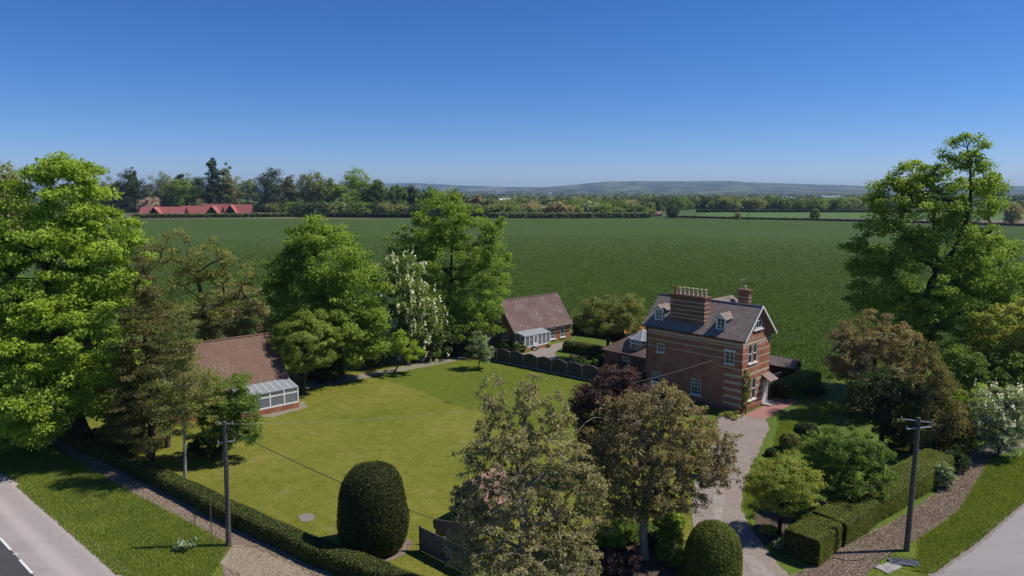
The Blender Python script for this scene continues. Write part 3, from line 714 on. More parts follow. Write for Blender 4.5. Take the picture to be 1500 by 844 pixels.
# front door with panels, handle and hood
d = MB(); barbox(d, (0, 0, 0), X, NY, 4.22, 5.03, .04, 2.3, -.1, -.05)
for (a, b, c_, e) in ((4.3, 4.58, .2, .95), (4.67, 4.95, .2, .95), (4.3, 4.58, 1.1, 2.15), (4.67, 4.95, 1.1, 2.15)): barbox(d, (0, 0, 0), X, NY, a, b, c_, e, -.05, -.035)
dr = d.build('door', M['white'], house); h_ = MB(); h_.tube([(4.96, .04, 1.05), (4.96, -.02, 1.05)], .03); h_.build('handle', M['metal'], dr)
d = MB(); barbox(d, (0, 0, 0), X, NY, 4.16, 4.218, .03, 2.36, -.12, .02); barbox(d, (0, 0, 0), X, NY, 5.032, 5.09, .03, 2.36, -.12, .02); d.build('door_frame', M['white'], house)
d = MB(); d.slab([(3.85, -.9, 2.45), (5.45, -.9, 2.45), (5.45, -.004, 3.0), (3.85, -.004, 3.0)], .08); d.build('porch_hood', M['slate'], house)
for x in (3.95, 5.3): d = MB(); d.slab([(x, -.8, 2.38), (x + .06, -.8, 2.38), (x + .06, -.004, 2.05), (x, -.004, 2.05)], .07); d.build('porch_bracket', M['white'], house)
d = MB(); barbox(d, (0, 0, 0), X, NY, 3.9, 5.5, 0, .16, .003, .9); d.build('doorstep', M['concrete'], house)
# attic lights in the gable
window(house, (0, 0, 0), X, NY, (2.1, 7.55, 1.1, .75), 2, 1, False, depth=-.05, fw=.08)
d = MB(); barbox(d, (0, 0, 0), X, NY, 1.75, 3.55, 7.38, 7.5, .003, .14); d.build('attic_sill', M['white'], house)
for k in range(4):
    d = MB(); x = .9 + k * .62; pass
d = MB()
for k in range(7):
    x = .55 + k * .45; d.face([(x, -.012, 6.62), (x + .28, -.012, 6.62), (x + .14, -.012, 6.98)])
d.build('tile_frieze', plain('cream_tile', (.5, .43, .30)), house)
# main roof
ov = .35; ez = HE - sl * ov + .03; rz = HRG + .05
m_ = MB()
for sx in (0, 1):
    xe = -ov if sx == 0 else HW + ov
    m_.slab([(xe, -.38, ez), (HW / 2, -.38, rz), (HW / 2, HL + .38, rz), (xe, HL + .38, ez)][:: (1 if sx else -1)], .09)
roof = m_.build('roof', M['slate'], house)
rt = MB(); rt.tube([(HW / 2, -.4, rz + .0), (HW / 2, HL + .4, rz)], .075); rt.build('ridge_tiles', M['lead'], roof)
# rear wing roof with hip
wy, wh, wx, we = 5.2, 2.45, 9.2, 7.05
m_ = MB(); WR = 9.6
m_.slab([(2.3, wy - wh - .3, we - .28), (wx + .3, wy - wh - .3, we - .28), (7.3, wy, WR), (2.3, wy, WR)], .09)
m_.slab([(2.3, wy, WR), (7.3, wy, WR), (wx + .3, wy + wh + .3, we - .28), (2.3, wy + wh + .3, we - .28)], .09)
m_.slab([(wx + .3, wy - wh - .3, we - .28), (wx + .3, wy + wh + .3, we - .28), (7.3, wy, WR)], .09)
m_.build('rear_roof', M['slate'], house)
m_ = MB(); m_.box(HW - .01, wx, wy - wh, wy + wh, 0, we); m_.build('rear_wall', M['housebrick'], house)
g = MB(); g.tube([(-ov - .05, -.38, ez - .02), (-ov - .05, HL + .38, ez - .02)], .055, 6); g.tube([(-.09, HL - .08, ez - .1), (-.09, HL - .08, 0)], .04, 6); g.tube([(-ov - .05, HL - .08, ez - .05), (-.09, HL - .08, ez - .3)], .04, 6)
g.build('gutter', M['black'], house)
# bargeboards
for s_ in (-1, 1):
    b = MB(); x0 = HW / 2 + s_ * (HW / 2 + ov + .02)
    q = [(x0, ez - .12), (HW / 2, rz - .12 + .02), (HW / 2, rz + .13), (x0, ez + .1)]
    for a in (-.44,):
        b.hexa([(x, a, z) for x, z in q], [(x, a + .05, z) for x, z in q])
    b.build('bargeboard', M['white'], house)
# chimneys
def chimney(x0, x1, y0, y1, z0, z1, pots, along, ph=.68, pr=.135):
    c = MB(); c.box(x0, x1, y0, y1, z0, z1 - .3)
    c.box(x0 - .05, x1 + .05, y0 - .05, y1 + .05, z1 - .298, z1 - .15); c.box(x0 - .1, x1 + .1, y0 - .1, y1 + .1, z1 - .148, z1); co = c.build('chimney', M['chimbrick'], house)
    f = MB(); f.slab([(x0 - .18, y0 - .16, z0 + .62 - sl * .0), (x0 - .02, y0 - .16, z0 + .78), (x0 - .02, y1 + .16, z0 + .78), (x0 - .18, y1 + .16, z0 + .62)], .03)
    for k in range(pots):
        t_ = (k + .5) / pots; px_ = x0 + (x1 - x0) * (t_ if along == 'x' else .5); py_ = y0 + (y1 - y0) * (t_ if along == 'y' else .5)
        q = MB()
        for (ra, rb, za, zb) in ((pr * 1.15, pr * 1.1, 0, .1), (pr, pr * .86, .1, ph - .1), (pr * 1.12, pr * 1.12, ph - .1, ph)): q.tube([(px_, py_, z1 + za), (px_, py_, z1 + zb)], ra, 10, 0, rb)
        po = q.build('chimney_pot', M['pot'] if k < pots - 1 or pots < 3 else M['redtile'], co)
    return co
chimney(.45, 1.4, 4.25, 7.95, 7.2, 10.15, 8, 'y')
ch2 = chimney(6.9, 7.5, 3.2, 4.3, 8.0, 10.3, 1, 'y', .35)
a_ = MB(); a_.tube([(7.1, 4.1, 9.8), (7.1, 4.1, 11.4)], .02, 5); a_.tube([(6.6, 4.1, 11.2), (7.7, 4.1, 11.25)], .015, 5)
for k in range(6): a_.tube([(6.65 + k * .19, 3.85, 11.22), (6.65 + k * .19, 4.35, 11.22)], .01, 4)
a_.build('aerial', M['metal'], house)
# dormers
def dormer(yc):
    w_, z0, zt, za, xf = .98, 7.35, 8.45, 8.9, .32
    y0, y1 = yc - w_ / 2, yc + w_ / 2; xr = lambda z: (z - HE) / sl
    m_ = MB(); wall_face(m_, (xf, y0, 0), Y_, NX, w_, z0, zt, [(.14, z0 + .1, w_ - .28, zt - z0 - .16)], .06)
    m_.face([(xf, y0, zt), (xf, y1, zt), (xf, yc, za - .04)])
    dd = m_.build('dormer', M['white'], house)
    c = MB()
    for y in (y0, y1): c.face([(xf + .002, y, z0), (xr(zt) + .05, y, zt), (xf + .002, y, zt)])
    c.build('cheek', M['lead'], dd)
    r = MB()
    for s_ in (-1, 1):
        e_ = yc + s_ * (w_ / 2 + .17); ze = zt - .06
        r.slab([(xf - .16, e_, ze), (xr(ze) + .12, e_, ze), (xr(za) + .12, yc, za + .03), (xf - .16, yc, za + .03)], .05)
    r.build('dormer_roof', M['slate'], dd)
    b = MB()
    for s_ in (-1, 1):
        e_ = yc + s_ * (w_ / 2 + .17); b.hexa([(xf - .2, e_, zt - .14), (xf - .165, e_, zt - .14), (xf - .165, yc, za - .07), (xf - .2, yc, za - .07)], [(xf - .2, e_, zt - .02), (xf - .165, e_, zt - .02), (xf - .165, yc, za + .05), (xf - .2, yc, za + .05)])
    b.build('dormer_bargeboard', M['white'], dd)
    g_ = MB(); g_.face([(xf + .05, y0 + .14, z0 + .1), (xf + .05, y1 - .14, z0 + .1), (xf + .05, y1 - .14, zt - .06), (xf + .05, y0 + .14, zt - .06)]); g_.build('pane', M['pane'], dd)
    k = MB()
    for i in range(3): y = y0 + .14 + (w_ - .28) * i / 2; barbox(k, (xf, 0, 0), Y_, NX, y - .025, y + .025, z0 + .1, zt - .06, -.045, -.01)
    for i in range(4): z = z0 + .1 + (zt - z0 - .16) * i / 3; barbox(k, (xf, 0, 0), Y_, NX, y0 + .14, y1 - .14, z - .02, z + .02, -.047, -.012)
    k.build('glazing_bars', M['white'], dd)
dormer(2.45); dormer(9.15)
# low annex at the far end with a glazed lantern
ax0, ax1, ay0, ay1, ae, ar = 3.6, 8.4, HL, 18.4, 2.5, 4.15
m_ = MB(); wall_face(m_, (ax0, ay0, 0), Y_, NX, ay1 - ay0, 0, ae, [(1.9, 1.0, .7, 1.0), (4.6, 1.0, 1.0, 1.0)]); m_.box(ax0 + .2, ax1, ay0 + .01, ay1, 0, ae - .01)
m_.build('annex_wall', M['brownbrick'], house)
for o_ in ((1.9, 1.0, .7, 1.0), (4.6, 1.0, 1.0, 1.0)): window(house, (ax0, ay0, 0), Y_, NX, o_, 2, 2)
xm = (ax0 + ax1) / 2; m_ = MB(); o1 = .3
m_.slab([(ax0 - o1, ay0 + .01, ae - .1), (ax0 - o1, ay1 + o1, ae - .1), (xm, ay1 - 2.2, ar), (xm, ay0 + .01, ar)], .08)
m_.slab([(ax1 + o1, ay0 + .01, ae - .1), (ax1 + o1, ay1 + o1, ae - .1), (xm, ay1 - 2.2, ar), (xm, ay0 + .01, ar)], .08)
m_.slab([(ax0 - o1, ay1 + o1, ae - .1), (ax1 + o1, ay1 + o1, ae - .1), (xm, ay1 - 2.2, ar)], .08)
ann = m_.build('annex_roof', M['tile2'], house)
lc = (5.6, 14.6); k8 = [(lc[0] + 1.45 * math.cos(i * math.pi / 4 + .39), lc[1] + 1.7 * math.sin(i * math.pi / 4 + .39)) for i in range(8)]
m_ = MB(); g_ = MB()
for i in range(8):
    a, b = k8[i], k8[(i + 1) % 8]
    g_.face([(a[0], a[1], 3.5), (b[0], b[1], 3.5), (b[0], b[1], 3.9), (a[0], a[1], 3.9)]); g_.face([(a[0], a[1], 3.9), (b[0], b[1], 3.9), (lc[0], lc[1], 4.85)])
    m_.tube([(a[0], a[1], 3.2), (a[0], a[1], 3.92)], .035, 5); m_.tube([(a[0], a[1], 3.92), (lc[0], lc[1], 4.88)], .035, 5)
    m_.tube([(a[0], a[1], 3.92), (b[0], b[1], 3.92)], .05, 5); m_.tube([(a[0], a[1], 3.48), (b[0], b[1], 3.48)], .07, 5)
ln = m_.build('lantern', M['white'], house); g_.build('lantern_glass', M['roofgl'], ln)

# ------------------------------------------------------------------ brick outbuilding with white lean-to, beyond the scalloped fence
F0 = Vector((.35, 86.1, 0))
ob = empty('brick_outbuilding', F0, R(41.9), 'orange brick outbuilding with plum tiled roof and small white lean-to, beyond the scalloped fence', 'outbuilding')
L_, W_, E_, Rg = 10.3, 5.7, 2.4, 5.85; s2 = (Rg - E_) / (W_ / 2)
oF = [(6.4, .38, .95, 1.45), (8.3, .38, .95, 1.45), (2.0, .05, .9, 2.0)]; oG = [(1.45, .9, .95, 1.5), (4.3, .95, .9, 1.3), (2.5, 3.2, .75, 1.0)]
mb = MB(); wall_face(mb, (0, 0, 0), X, NY, L_, 0, E_, oF); wall_face(mb, (L_, 0, 0), Y_, X, W_, 0, E_, []); wall_face(mb, (0, W_, 0), X, Y_, L_, 0, E_, [])
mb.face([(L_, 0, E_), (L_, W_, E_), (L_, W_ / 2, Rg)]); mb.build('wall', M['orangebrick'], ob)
mb = MB(); wall_face(mb, (0, 0, 0), Y_, NX, W_, 0, E_, [a for a in oG[:2]])
# gable triangle with the loft window opening
wall_face(mb, (0, 0, 0), Y_, NX, W_, E_, E_ + .001, [])
a, b = oG[2][0], oG[2][0] + oG[2][2]; zt = oG[2][1] + oG[2][3]; zb = oG[2][1]; ht = lambda y: E_ + s2 * min(y, W_ - y)
for q in ([(0, 0, E_), (0, a, E_), (0, a, ht(a))], [(0, b, E_), (0, W_, E_), (0, b, ht(b))], [(0, a, E_), (0, b, E_), (0, b, zb), (0, a, zb)], [(0, a, zt), (0, b, zt), (0, b, ht(b)), (0, W_ / 2, Rg), (0, a, ht(a))]): mb.face(q)
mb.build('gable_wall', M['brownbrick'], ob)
for o_ in oF[:2]: window(ob, (0, 0, 0), X, NY, o_, 3, 3, True)
for o_ in oG: window(ob, (0, 0, 0), Y_, NX, o_, 2, 3, True)
m_ = MB()
for sg in (0, 1):
    ye = -.32 if sg == 0 else W_ + .32; zE = E_ - s2 * .32 + .05
    m_.slab([(-.22, ye, zE), (L_ + .22, ye, zE), (L_ + .22, W_ / 2, Rg + .06), (-.22, W_ / 2, Rg + .06)], .1)
ro = m_.build('roof', M['tile2'], ob); rt = MB(); rt.tube([(-.24, W_ / 2, Rg + .08), (L_ + .24, W_ / 2, Rg + .08)], .09); rt.build('ridge_tiles', M['tile2'], ro)
g = MB(); g.tube([(-.2, -.4, E_ - s2 * .32), (L_ + .2, -.4, E_ - s2 * .32)], .06, 6); g.build('gutter', M['black'], ob)
b = MB(); q = [(-.32, E_ - .45 * s2 + .1), (W_ / 2, Rg - .12), (W_ / 2, Rg + .02), (-.32, E_ - .3 * s2 + .02)]; b.hexa([(-.27, y, z) for y, z in q], [(-.225, y, z) for y, z in q]); b.build('bargeboard', M['black'], ob)
def leanto(root, x0, x1, dep, zb, zh, zl, bays, brick, doorbay=None, roofm='cgl', midrail=None):
    """white framed lean-to against the wall y=0, reaching out to y=-dep"""
    fr_ = MB(); gl = MB(); rg = MB(); bws = [MB(), MB()]; y0 = -dep
    n = bays; xs = [x0 + (x1 - x0) * i / n for i in range(n + 1)]
    top = zl - .12
    for i, x in enumerate(xs): fr_.box(x - .06, x + .06, y0 - .045, y0 + .045, 0 if doorbay in (i, i - 1) and doorbay is not None else zb, top)
    fr_.box(x0 - .05, x1 + .05, y0 - .055, y0 + .055, top + .002, top + .12)
    for i in range(n):
        if i == doorbay: continue
        fr_.box(xs[i] + .046, xs[i + 1] - .046, y0 - .05, y0 + .05, zb, zb + .13)
        if midrail: fr_.box(xs[i] + .046, xs[i + 1] - .046, y0 - .035, y0 + .035, midrail - .06, midrail + .06)
        bws[1 if doorbay is not None and i > doorbay else 0].box(xs[i] - (.05 if i == 0 else 0), xs[i + 1] + (.05 if i == n - 1 else 0), y0 - .06, y0 + .06, 0, zb - .002)
    for xx in (x0, x1):
        for f in (0, .5, 1): fr_.box(xx - .04, xx + .04, y0 + .06 + (dep - .14) * f - (.0 if f == 0 else .04), y0 + .06 + (dep - .14) * f + .04, zb, top + (zh - zl) * f * .9)
        bws[1 if doorbay is not None and xx == x1 else 0].box(xx - .06, xx + .06, y0 + .062, -.004, 0, zb - .002)
        gl.face([(xx, y0, zb), (xx, 0, zb), (xx, 0, zh - .15), (xx, y0, zl - .05)])
        fr_.slab([(xx - .05, y0 + .06, top + .1), (xx + .05, y0 + .06, top + .1), (xx + .05, -.005, zh), (xx - .05, -.005, zh)], .09)
    gl.face([(x0, y0, zb), (x1, y0, zb), (x1, y0, top), (x0, y0, top)])
    m = n * 2
    for i in range(m + 1):
        x = x0 + (x1 - x0) * i / m; fr_.slab([(x - .022, y0 - .12, zl + .02), (x + .022, y0 - .12, zl + .02), (x + .022, -.005, zh + .03), (x - .022, -.005, zh + .03)], .05)
    rg.slab([(x0 - .04, y0 - .1, zl - .0), (x1 + .04, y0 - .1, zl), (x1 + .04, -.006, zh), (x0 - .04, -.006, zh)], .02)
    c = fr_.build('conservatory', M['white'], root); gl.build('glass', M['cgl'], c); rg.build('roof_glass', M[roofm], c); [q_.build('dwarf_wall', M[brick], c) for q_ in bws if q_.v]
    if doorbay is not None:
        d = MB(); a, b = xs[doorbay] + .05, xs[doorbay + 1] - .05; d.box(a, b, y0 - .03, y0 + .03, .05, .9); d.box(a, a + .09, y0 - .03, y0 + .03, .902, top - .002); d.box(b - .09, b, y0 - .03, y0 + .03, .902, top - .002); d.box(a + .092, b - .092, y0 - .03, y0 + .03, top - .1, top - .002)
        d.build('door', M['white'], c)
    return c
leanto(ob, .1, 4.5, 1.8, .45, 2.28, 1.95, 6, 'orangebrick', 2, 'roofgl')

# ------------------------------------------------------------------ brick outbuilding on the lawn's left side
ol = empty('brick_outbuilding', (-21.5, 63.85, 0), R(41), 'low brick outbuilding with broad brown tiled roof and white sunroom facing the lawn', 'outbuilding')
L_, W_, E_, Rg = 10.5, 7.6, 2.5, 6.05; s3 = (Rg - E_) / (W_ / 2)
mb = MB()
for (o_, du, n, W2) in (((-L_, 0, 0), X, NY, L_), ((0, 0, 0), Y_, X, W_), ((-L_, 0, 0), Y_, NX, W_), ((-L_, W_, 0), X, Y_, L_)): wall_face(mb, o_, du, n, W2, 0, E_, [(3.0, .1, .9, 2.0), (7.2, .5, 1.8, 1.4)] if n == NY else [(2.5, 1.0, 1.2, 1.1)] if n == X else [])
for x in (0, -L_): mb.face([(x, 0, E_), (x, W_, E_), (x, W_ / 2, Rg)])
mb.build('wall', M['orangebrick'], ol)
window(ol, (-L_, 0, 0), X, NY, (7.2, .5, 1.8, 1.4), 3, 2); window(ol, (0, 0, 0), Y_, X, (2.5, 1.0, 1.2, 1.1), 2, 2); window(ol, (-L_, 0, 0), X, NY, (3.0, .1, .9, 2.0), 2, 3, False)
m_ = MB()
for sg in (0, 1):
    ye = -.3 if sg == 0 else W_ + .3; zE = E_ - s3 * .3 + .06
    m_.slab([(-L_ - .3, ye, zE), (.32, ye, zE), (.32, W_ / 2, Rg + .06), (-L_ - .3, W_ / 2, Rg + .06)], .1)
ro = m_.build('roof', M['tile'], ol); rt = MB()
for k in range(36): x = -L_ - .3 + k * .302; rt.tube([(x, W_ / 2, Rg + .07 + .012 * (k % 2)), (x + .29, W_ / 2, Rg + .07 + .012 * (k % 2))], .1, 8)
rt.build('ridge_tiles', M['tile'], ro)
leanto(ol, -5.1, .16, 2.25, .52, 2.42, 2.02, 4, 'orangebrick', None, 'roofgl', 1.55)

# ------------------------------------------------------------------ small sheds
def shed(name, label, loc, rz, l, w_, e, r, wallm, roofm, cat='shed', ov=.15, door=True):
    s = empty(name, loc, rz, label, cat); m_ = MB()
    for (o_, du, n, W2) in (((0, 0, 0), X, NY, l), ((l, 0, 0), Y_, X, w_), ((0, 0, 0), Y_, NX, w_), ((0, w_, 0), X, Y_, l)): wall_face(m_, o_, du, n, W2, 0, e, [])
    for x in (0, l): m_.face([(x, 0, e), (x, w_, e), (x, w_ / 2, r)])
    m_.build('wall', M[wallm], s); k = (r - e) / (w_ / 2); m_ = MB()
    for yy in (-ov, w_ + ov): m_.slab([(-ov, yy, e - k * ov + .03), (l + ov, yy, e - k * ov + .03), (l + ov, w_ / 2, r + .03), (-ov, w_ / 2, r + .03)], .05)
    m_.build('roof', M[roofm], s)
    if door:
        d = MB(); barbox(d, (0, 0, 0), Y_, NX, w_ * .3, w_ * .3 + .8, .02, min(e, 1.9) - .05, .004, .035); d.build('door', M[wallm], s)
    return s
p0 = G(1172, 557)
shed('garden_shed', 'small dark timber shed with grey felt roof behind the hedge beside the house', (p0.x, p0.y, 0), R(134), 3.3, 1.9, 1.7, 2.35, 'wooddark', 'feltroof')
p0 = G(918, 508); shed('garden_shed', 'little shed with bright orange roof between the apple tree and the house', (14.6, 87.5, 0), R(-10), 2.4, 2.0, 1.9, 2.6, 'wood', 'orangetile')
p0 = G(728, 776)
shed('summerhouse', 'small dark summerhouse with pinkish red tiled roof half hidden behind the bronze walnut tree', (p0.x - .4, p0.y - .5, 0), R(52), 2.6, 2.8, 1.7, 3.0, 'wooddark', 'pinktile', 'summerhouse')

# ------------------------------------------------------------------ scalloped panel fence across the lawn
fa, fb = Vector((-9.6, 86.2, 0)), Vector((12.2, 68.2, 0)); fl = (fb - fa).length; fd = (fb - fa).normalized(); fang = math.atan2(fd.y, fd.x)
fence = empty('panel_fence', fa, fang, 'long dark lapped wood fence with scalloped top between lawn and outbuilding', 'fence')
npan = 14; pw = fl / npan
for i in range(npan + 1):
    m_ = MB(); m_.box(i * pw - .05, i * pw + .05, -.05, .05, 0, 1.5); m_.build('post', M['concrete'], fence)
for i in range(npan):
    m_ = MB(); x0, x1 = i * pw + .055, (i + 1) * pw - .055; n = 10
    prof_ = [(x0 + (x1 - x0) * k / n, 1.42 + .24 * math.sin(math.pi * k / n) ** 1.2) for k in range(n + 1)]
    for k in range(n):
        (a, za), (b, zb) = prof_[k], prof_[k + 1]; m_.hexa([(a, -.02, .16), (b, -.02, .16), (b, .02, .16), (a, .02, .16)], [(a, -.02, za), (b, -.02, zb), (b, .02, zb), (a, .02, za)])
    pn = m_.build('fence_panel', M['fence'], fence)
    c = MB()
    for k in range(n): (a, za), (b, zb) = prof_[k], prof_[k + 1]; c.hexa([(a, -.05, za + .002), (b, -.05, zb + .002), (b, .05, zb + .002), (a, .05, za + .002)], [(a, -.05, za + .05), (b, -.05, zb + .05), (b, .05, zb + .05), (a, .05, za + .05)])
    c.build('capping', M['wood'], pn)
    c = MB(); c.box(x0, x1, -.035, .035, 0, .155); c.build('gravel_board', M['concrete'], fence)
# short fence beside the summerhouse
def short_fence(label, pa, pb, h, n):
    a, b = G(*pa), G(*pb); f = empty('board_fence', a, math.atan2((b - a).y, (b - a).x), label, 'fence'); L = (b - a).length; w_ = L / n
    for i in range(n + 1): m_ = MB(); m_.box(i * w_ - .05, i * w_ + .05, -.05, .05, 0, h + .08); m_.build('post', M['wood'], f)
    for i in range(n):
        m_ = MB(); k = max(1, int((w_ - .1) / .13))
        for q in range(k): u = i * w_ + .055 + (w_ - .11) * q / k; m_.box(u, u + (w_ - .11) / k - .008, -.015, .015, .04, h - .02 * (q % 2))
        m_.box(i * w_ + .052, (i + 1) * w_ - .052, .016, .05, h * .3, h * .3 + .08); m_.box(i * w_ + .052, (i + 1) * w_ - .052, .016, .05, h * .75, h * .75 + .08)
        m_.build('fence_panel', M['wood'], f)
short_fence('short grey board fence by the lawn edge, nearer the topiary dome', (616, 807), (690, 845), 1.45, 2)
short_fence('short grey board fence with tall post, just behind the nearer board fence', (640, 797), (700, 806), 1.5, 2)
# railing by the house
ra = [G(1126, 566), G(1146, 559), G(1147, 552)]
rl = empty('garden_railing', ra[0], 0, 'pale thin metal railing beside the house corner and shed', 'railing')
for i in range(2):
    a, b = ra[i] - ra[0], ra[i + 1] - ra[0]; m_ = MB(); n = max(4, int((b - a).length / .3))
    for z in (.15, 1.1): m_.tube([a + Vector((0, 0, z)), b + Vector((0, 0, z))], .025, 5)
    for k in range(n + 1): q = a.lerp(b, k / n); m_.tube([q, q + Vector((0, 0, 1.15))], .018, 4)
    m_.build('railing_panel', M['metal'], rl)

# ------------------------------------------------------------------ poles and cables
def pole(label, base, h, arms, lean=(0, 0)):
    b = G(*base) if not isinstance(base, Vector) else base; r = empty('utility_pole', b, 0, label, 'utility pole', 'wooden utility poles')
    m_ = MB(); m_.tube([(0, 0, -.1), (lean[0] * .5, lean[1] * .5, h * .5), (lean[0], lean[1], h)], .155, 12, 0, .105); m_.build('pole', M['pole'], r)
    for (z, l, a, ins) in arms:
        dx, dy = math.cos(a), math.sin(a); m_ = MB(); m_.tube([(lean[0] * z / h - dx * l * .45, -dy * l * .45, z), (lean[0] * z / h + dx * l * .55, dy * l * .55, z + .03)], .035, 6); ar = m_.build('bracket', M['metal'], r)
        m_ = MB()
        for k in range(ins): t_ = -.45 + k / max(1, ins - 1); q = (lean[0] * z / h + dx * l * t_, dy * l * t_, z); m_.tube([q, (q[0], q[1], z + .16)], .04, 8, 0, .03)
        m_.build('insulator', M['concrete'], ar)
    for k in range(4): st = MB(); z = h - 3.2 + k * .45; s_ = 1 if k % 2 else -1; st.tube([(lean[0] * z / h, 0, z), (lean[0] * z / h + s_ * .26, 0, z + .02)], .014, 5); st.build('climbing_step', M['metal'], r)
    return b
PL = pole('grey wooden utility pole on the gravel strip beside the long low hedge', (335, 800), 7.35, [(7.2, .8, R(-5), 2), (6.15, .85, R(20), 2)], (.2, 0))
m_ = MB(); m_.box(-.14, .14, -.2, -.17, 0, .0)
PR = pole('dark wooden utility pole with two crossed arms at the verge by the boxy hedge', (1328, 807), 7.75, [(7.55, 1.5, R(160), 3), (7.15, 1.6, R(12), 3)], (.05, 0))
def cable(label, a, b, sag, r=.016, mat='cable', n=28, cat='cable'):
    a, b = Vector(a), Vector(b); pts = []
    for i in range(n + 1): t_ = i / n; q = a.lerp(b, t_) - a; q.z -= 4 * sag * t_ * (1 - t_); pts.append(q)
    m_ = MB(); m_.tube(pts, r, 5); o = m_.build('overhead_cable', M[mat], None, a); tag(o, label, cat); return o
topL = PL + Vector((.35, 0, 7.2))
cable('black cable dropping from the left pole to the board fence', PL + Vector((.2, 0, 7.0)), G(640, 797) + Vector((0, 0, 1.45)), .25, .022)
hp = A + Matrix.Rotation(HR, 3, 'Z') @ Vector((-.05, 1.9, 5.0))
cable('thin grey cable sagging over the lawn from pole to brick house', topL, hp, 1.5, .010, 'cable2', 40)
# thin stakes by the left pole
for (pa, h, lb) in (((311, 795), 2.3, 'thin dark metal stake closest to the left utility pole'), ((284, 772), 2.0, 'thin leaning stake in the verge, farther from the pole')):
    b = G(*pa); m_ = MB(); m_.tube([(0, 0, -.1), (.02 if pa[0] > 300 else .35, 0, h)], .022, 6); m_.tube([(0, 0, h * .72), (.015, .0, h * .98)], .03, 6); o = m_.build('marker_stake', M['black'] if pa[0] < 300 else M['pole'], None, b); tag(o, lb, 'stake')
# wooden stake beside the small tree on lawn
m_ = MB(); m_.tube([(0, 0, -.1), (0, 0, 1.5)], .05, 7); o = m_.build('tree_stake', M['wood'], None, G(330, 683)); tag(o, 'short wooden tree stake on the lawn behind the left pole', 'stake')
# fallen road sign and inspection slab
b = G(1324, 826); sg = empty('folded_sign', b + Vector((0, 0, .06)), R(-12), 'dark folded metal road sign lying flat on the verge below the right pole', 'sign')
m_ = MB(); m_.slab([(-.75, -.28, .03), (.75, -.28, .03), (.75, .28, .08), (-.75, .28, .08)], .025); m_.build('sign_plate', plain('dark_blue_grey_metal', (.075, .085, .11), .5, .5), sg)
m_ = MB()
for q in ([(-.6, -.2, .09), (0, .15, .16), (.6, -.2, .09)], [(-.55, .1, .12), (.1, .3, .2), (.7, .22, .12)], [(-.7, .3, .1), (-.2, .32, .22)]): m_.tube(q, .018, 6)
m_.build('sign_frame', M['black'], sg)
m_ = MB(); q = [G(1281, 832) - G(1305, 832), G(1308, 823) - G(1305, 832), G(1322, 832) - G(1305, 832), G(1300, 842) - G(1305, 832)]
m_.slab([v + Vector((0, 0, .07)) for v in q], .07); o = m_.build('concrete_slab', M['concrete'], None, G(1305, 832)); tag(o, 'worn concrete inspection slab set in the verge beside the folded sign', 'slab')
m_ = MB(); m_.tube([v for v in [(0, 0, .03), (.5, -.25, .03), (1.1, -.3, .035), (1.7, -.1, .03)]], .03, 6); o = m_.build('fallen_branch', M['barkdark'], None, G(1219, 818)); tag(o, 'dark fallen branch on the litter strip in front of the boxy hedge', 'branch')
# road stud
m_ = MB(); m_.box(-.09, .09, -.07, .07, 0, .035); m_.box(-.05, .05, -.04, .04, .036, .06); o = m_.build('road_stud', M['linepaint'], None, G(22.5, 813.5) + Vector((0, 0, .04))); tag(o, 'small reflective stud on the road centre line', 'road stud')

#@@PART3
# ------------------------------------------------------------------ hedges and topiary
topiary('topiary', 'large dark clipped yew dome on the lawn beside the board fence', (548, 804), [(1.2, 0), (1.55, .45), (1.76, 1.1), (1.82, 2.0), (1.74, 2.9), (1.58, 3.7), (1.36, 4.3), (1.0, 4.65), (.5, 4.82), (.05, 4.86)], 'yew', 60000, .065, 5, jit=.11)
topiary('topiary', 'clipped green dome bush at the near edge of the driveway', (1044, 849), [(1.3, 0), (1.38, .5), (1.38, 1.1), (1.28, 1.8), (1.1, 2.35), (.8, 2.75), (.42, 2.95), (.05, 3.02)], 'box', 42000, .065, 6, jit=.09)
hedge('hedge', 'long low clipped hedge running along the whole lawn beside the gravel strip', [(95, 640), (150, 668), (245, 714), (326, 755), (400, 790), (480, 826), (560, 855), (680, 905), (860, 960)], 1.15, .95, 'box', 420, .065, 11, wob=.05)
hedge('hedge', 'tall square ended yew hedge block next to the driveway mouth', [(1172, 822), (1206, 795)], 2.0, 1.5, 'boxmid', 900, .06, 12, wob=.02)
hedge('hedge', 'long boxy clipped hedge behind the right utility pole', [(1212, 792), (1255, 765), (1300, 737), (1345, 709), (1372, 690)], 2.0, 1.45, 'boxmid', 700, .06, 13, wob=.035)
hedge('hedge', 'rounded clipped hedge on the small lawn beside the outbuilding patio', [(828, 514), (850, 517), (880, 523), (905, 530)], 1.5, 1.25, 'box', 150, .13, 14, wob=.03, round_=.3)
hedge('hedge', 'dark hedge along the crop field behind the apple tree', [(842, 489), (870, 492), (905, 497), (925, 503)], 1.4, 1.9, 'deep', 110, .15, 15)
hedge('hedge', 'bright clipped hedge ending in a square block between house and shed', [(1141, 584), (1165, 572), (1190, 562)], 1.7, 1.35, 'boxbright', 220, .11, 16, wob=.03)
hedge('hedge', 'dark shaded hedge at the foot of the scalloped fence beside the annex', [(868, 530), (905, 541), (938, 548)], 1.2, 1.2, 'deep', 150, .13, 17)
shrub('variegated_shrub', 'grey and white variegated ivy clump at the far end of the boxy hedge', (1384, 715), 14, 38, 'silver', 21, 3500, .12, ncl=60, rc=.25)

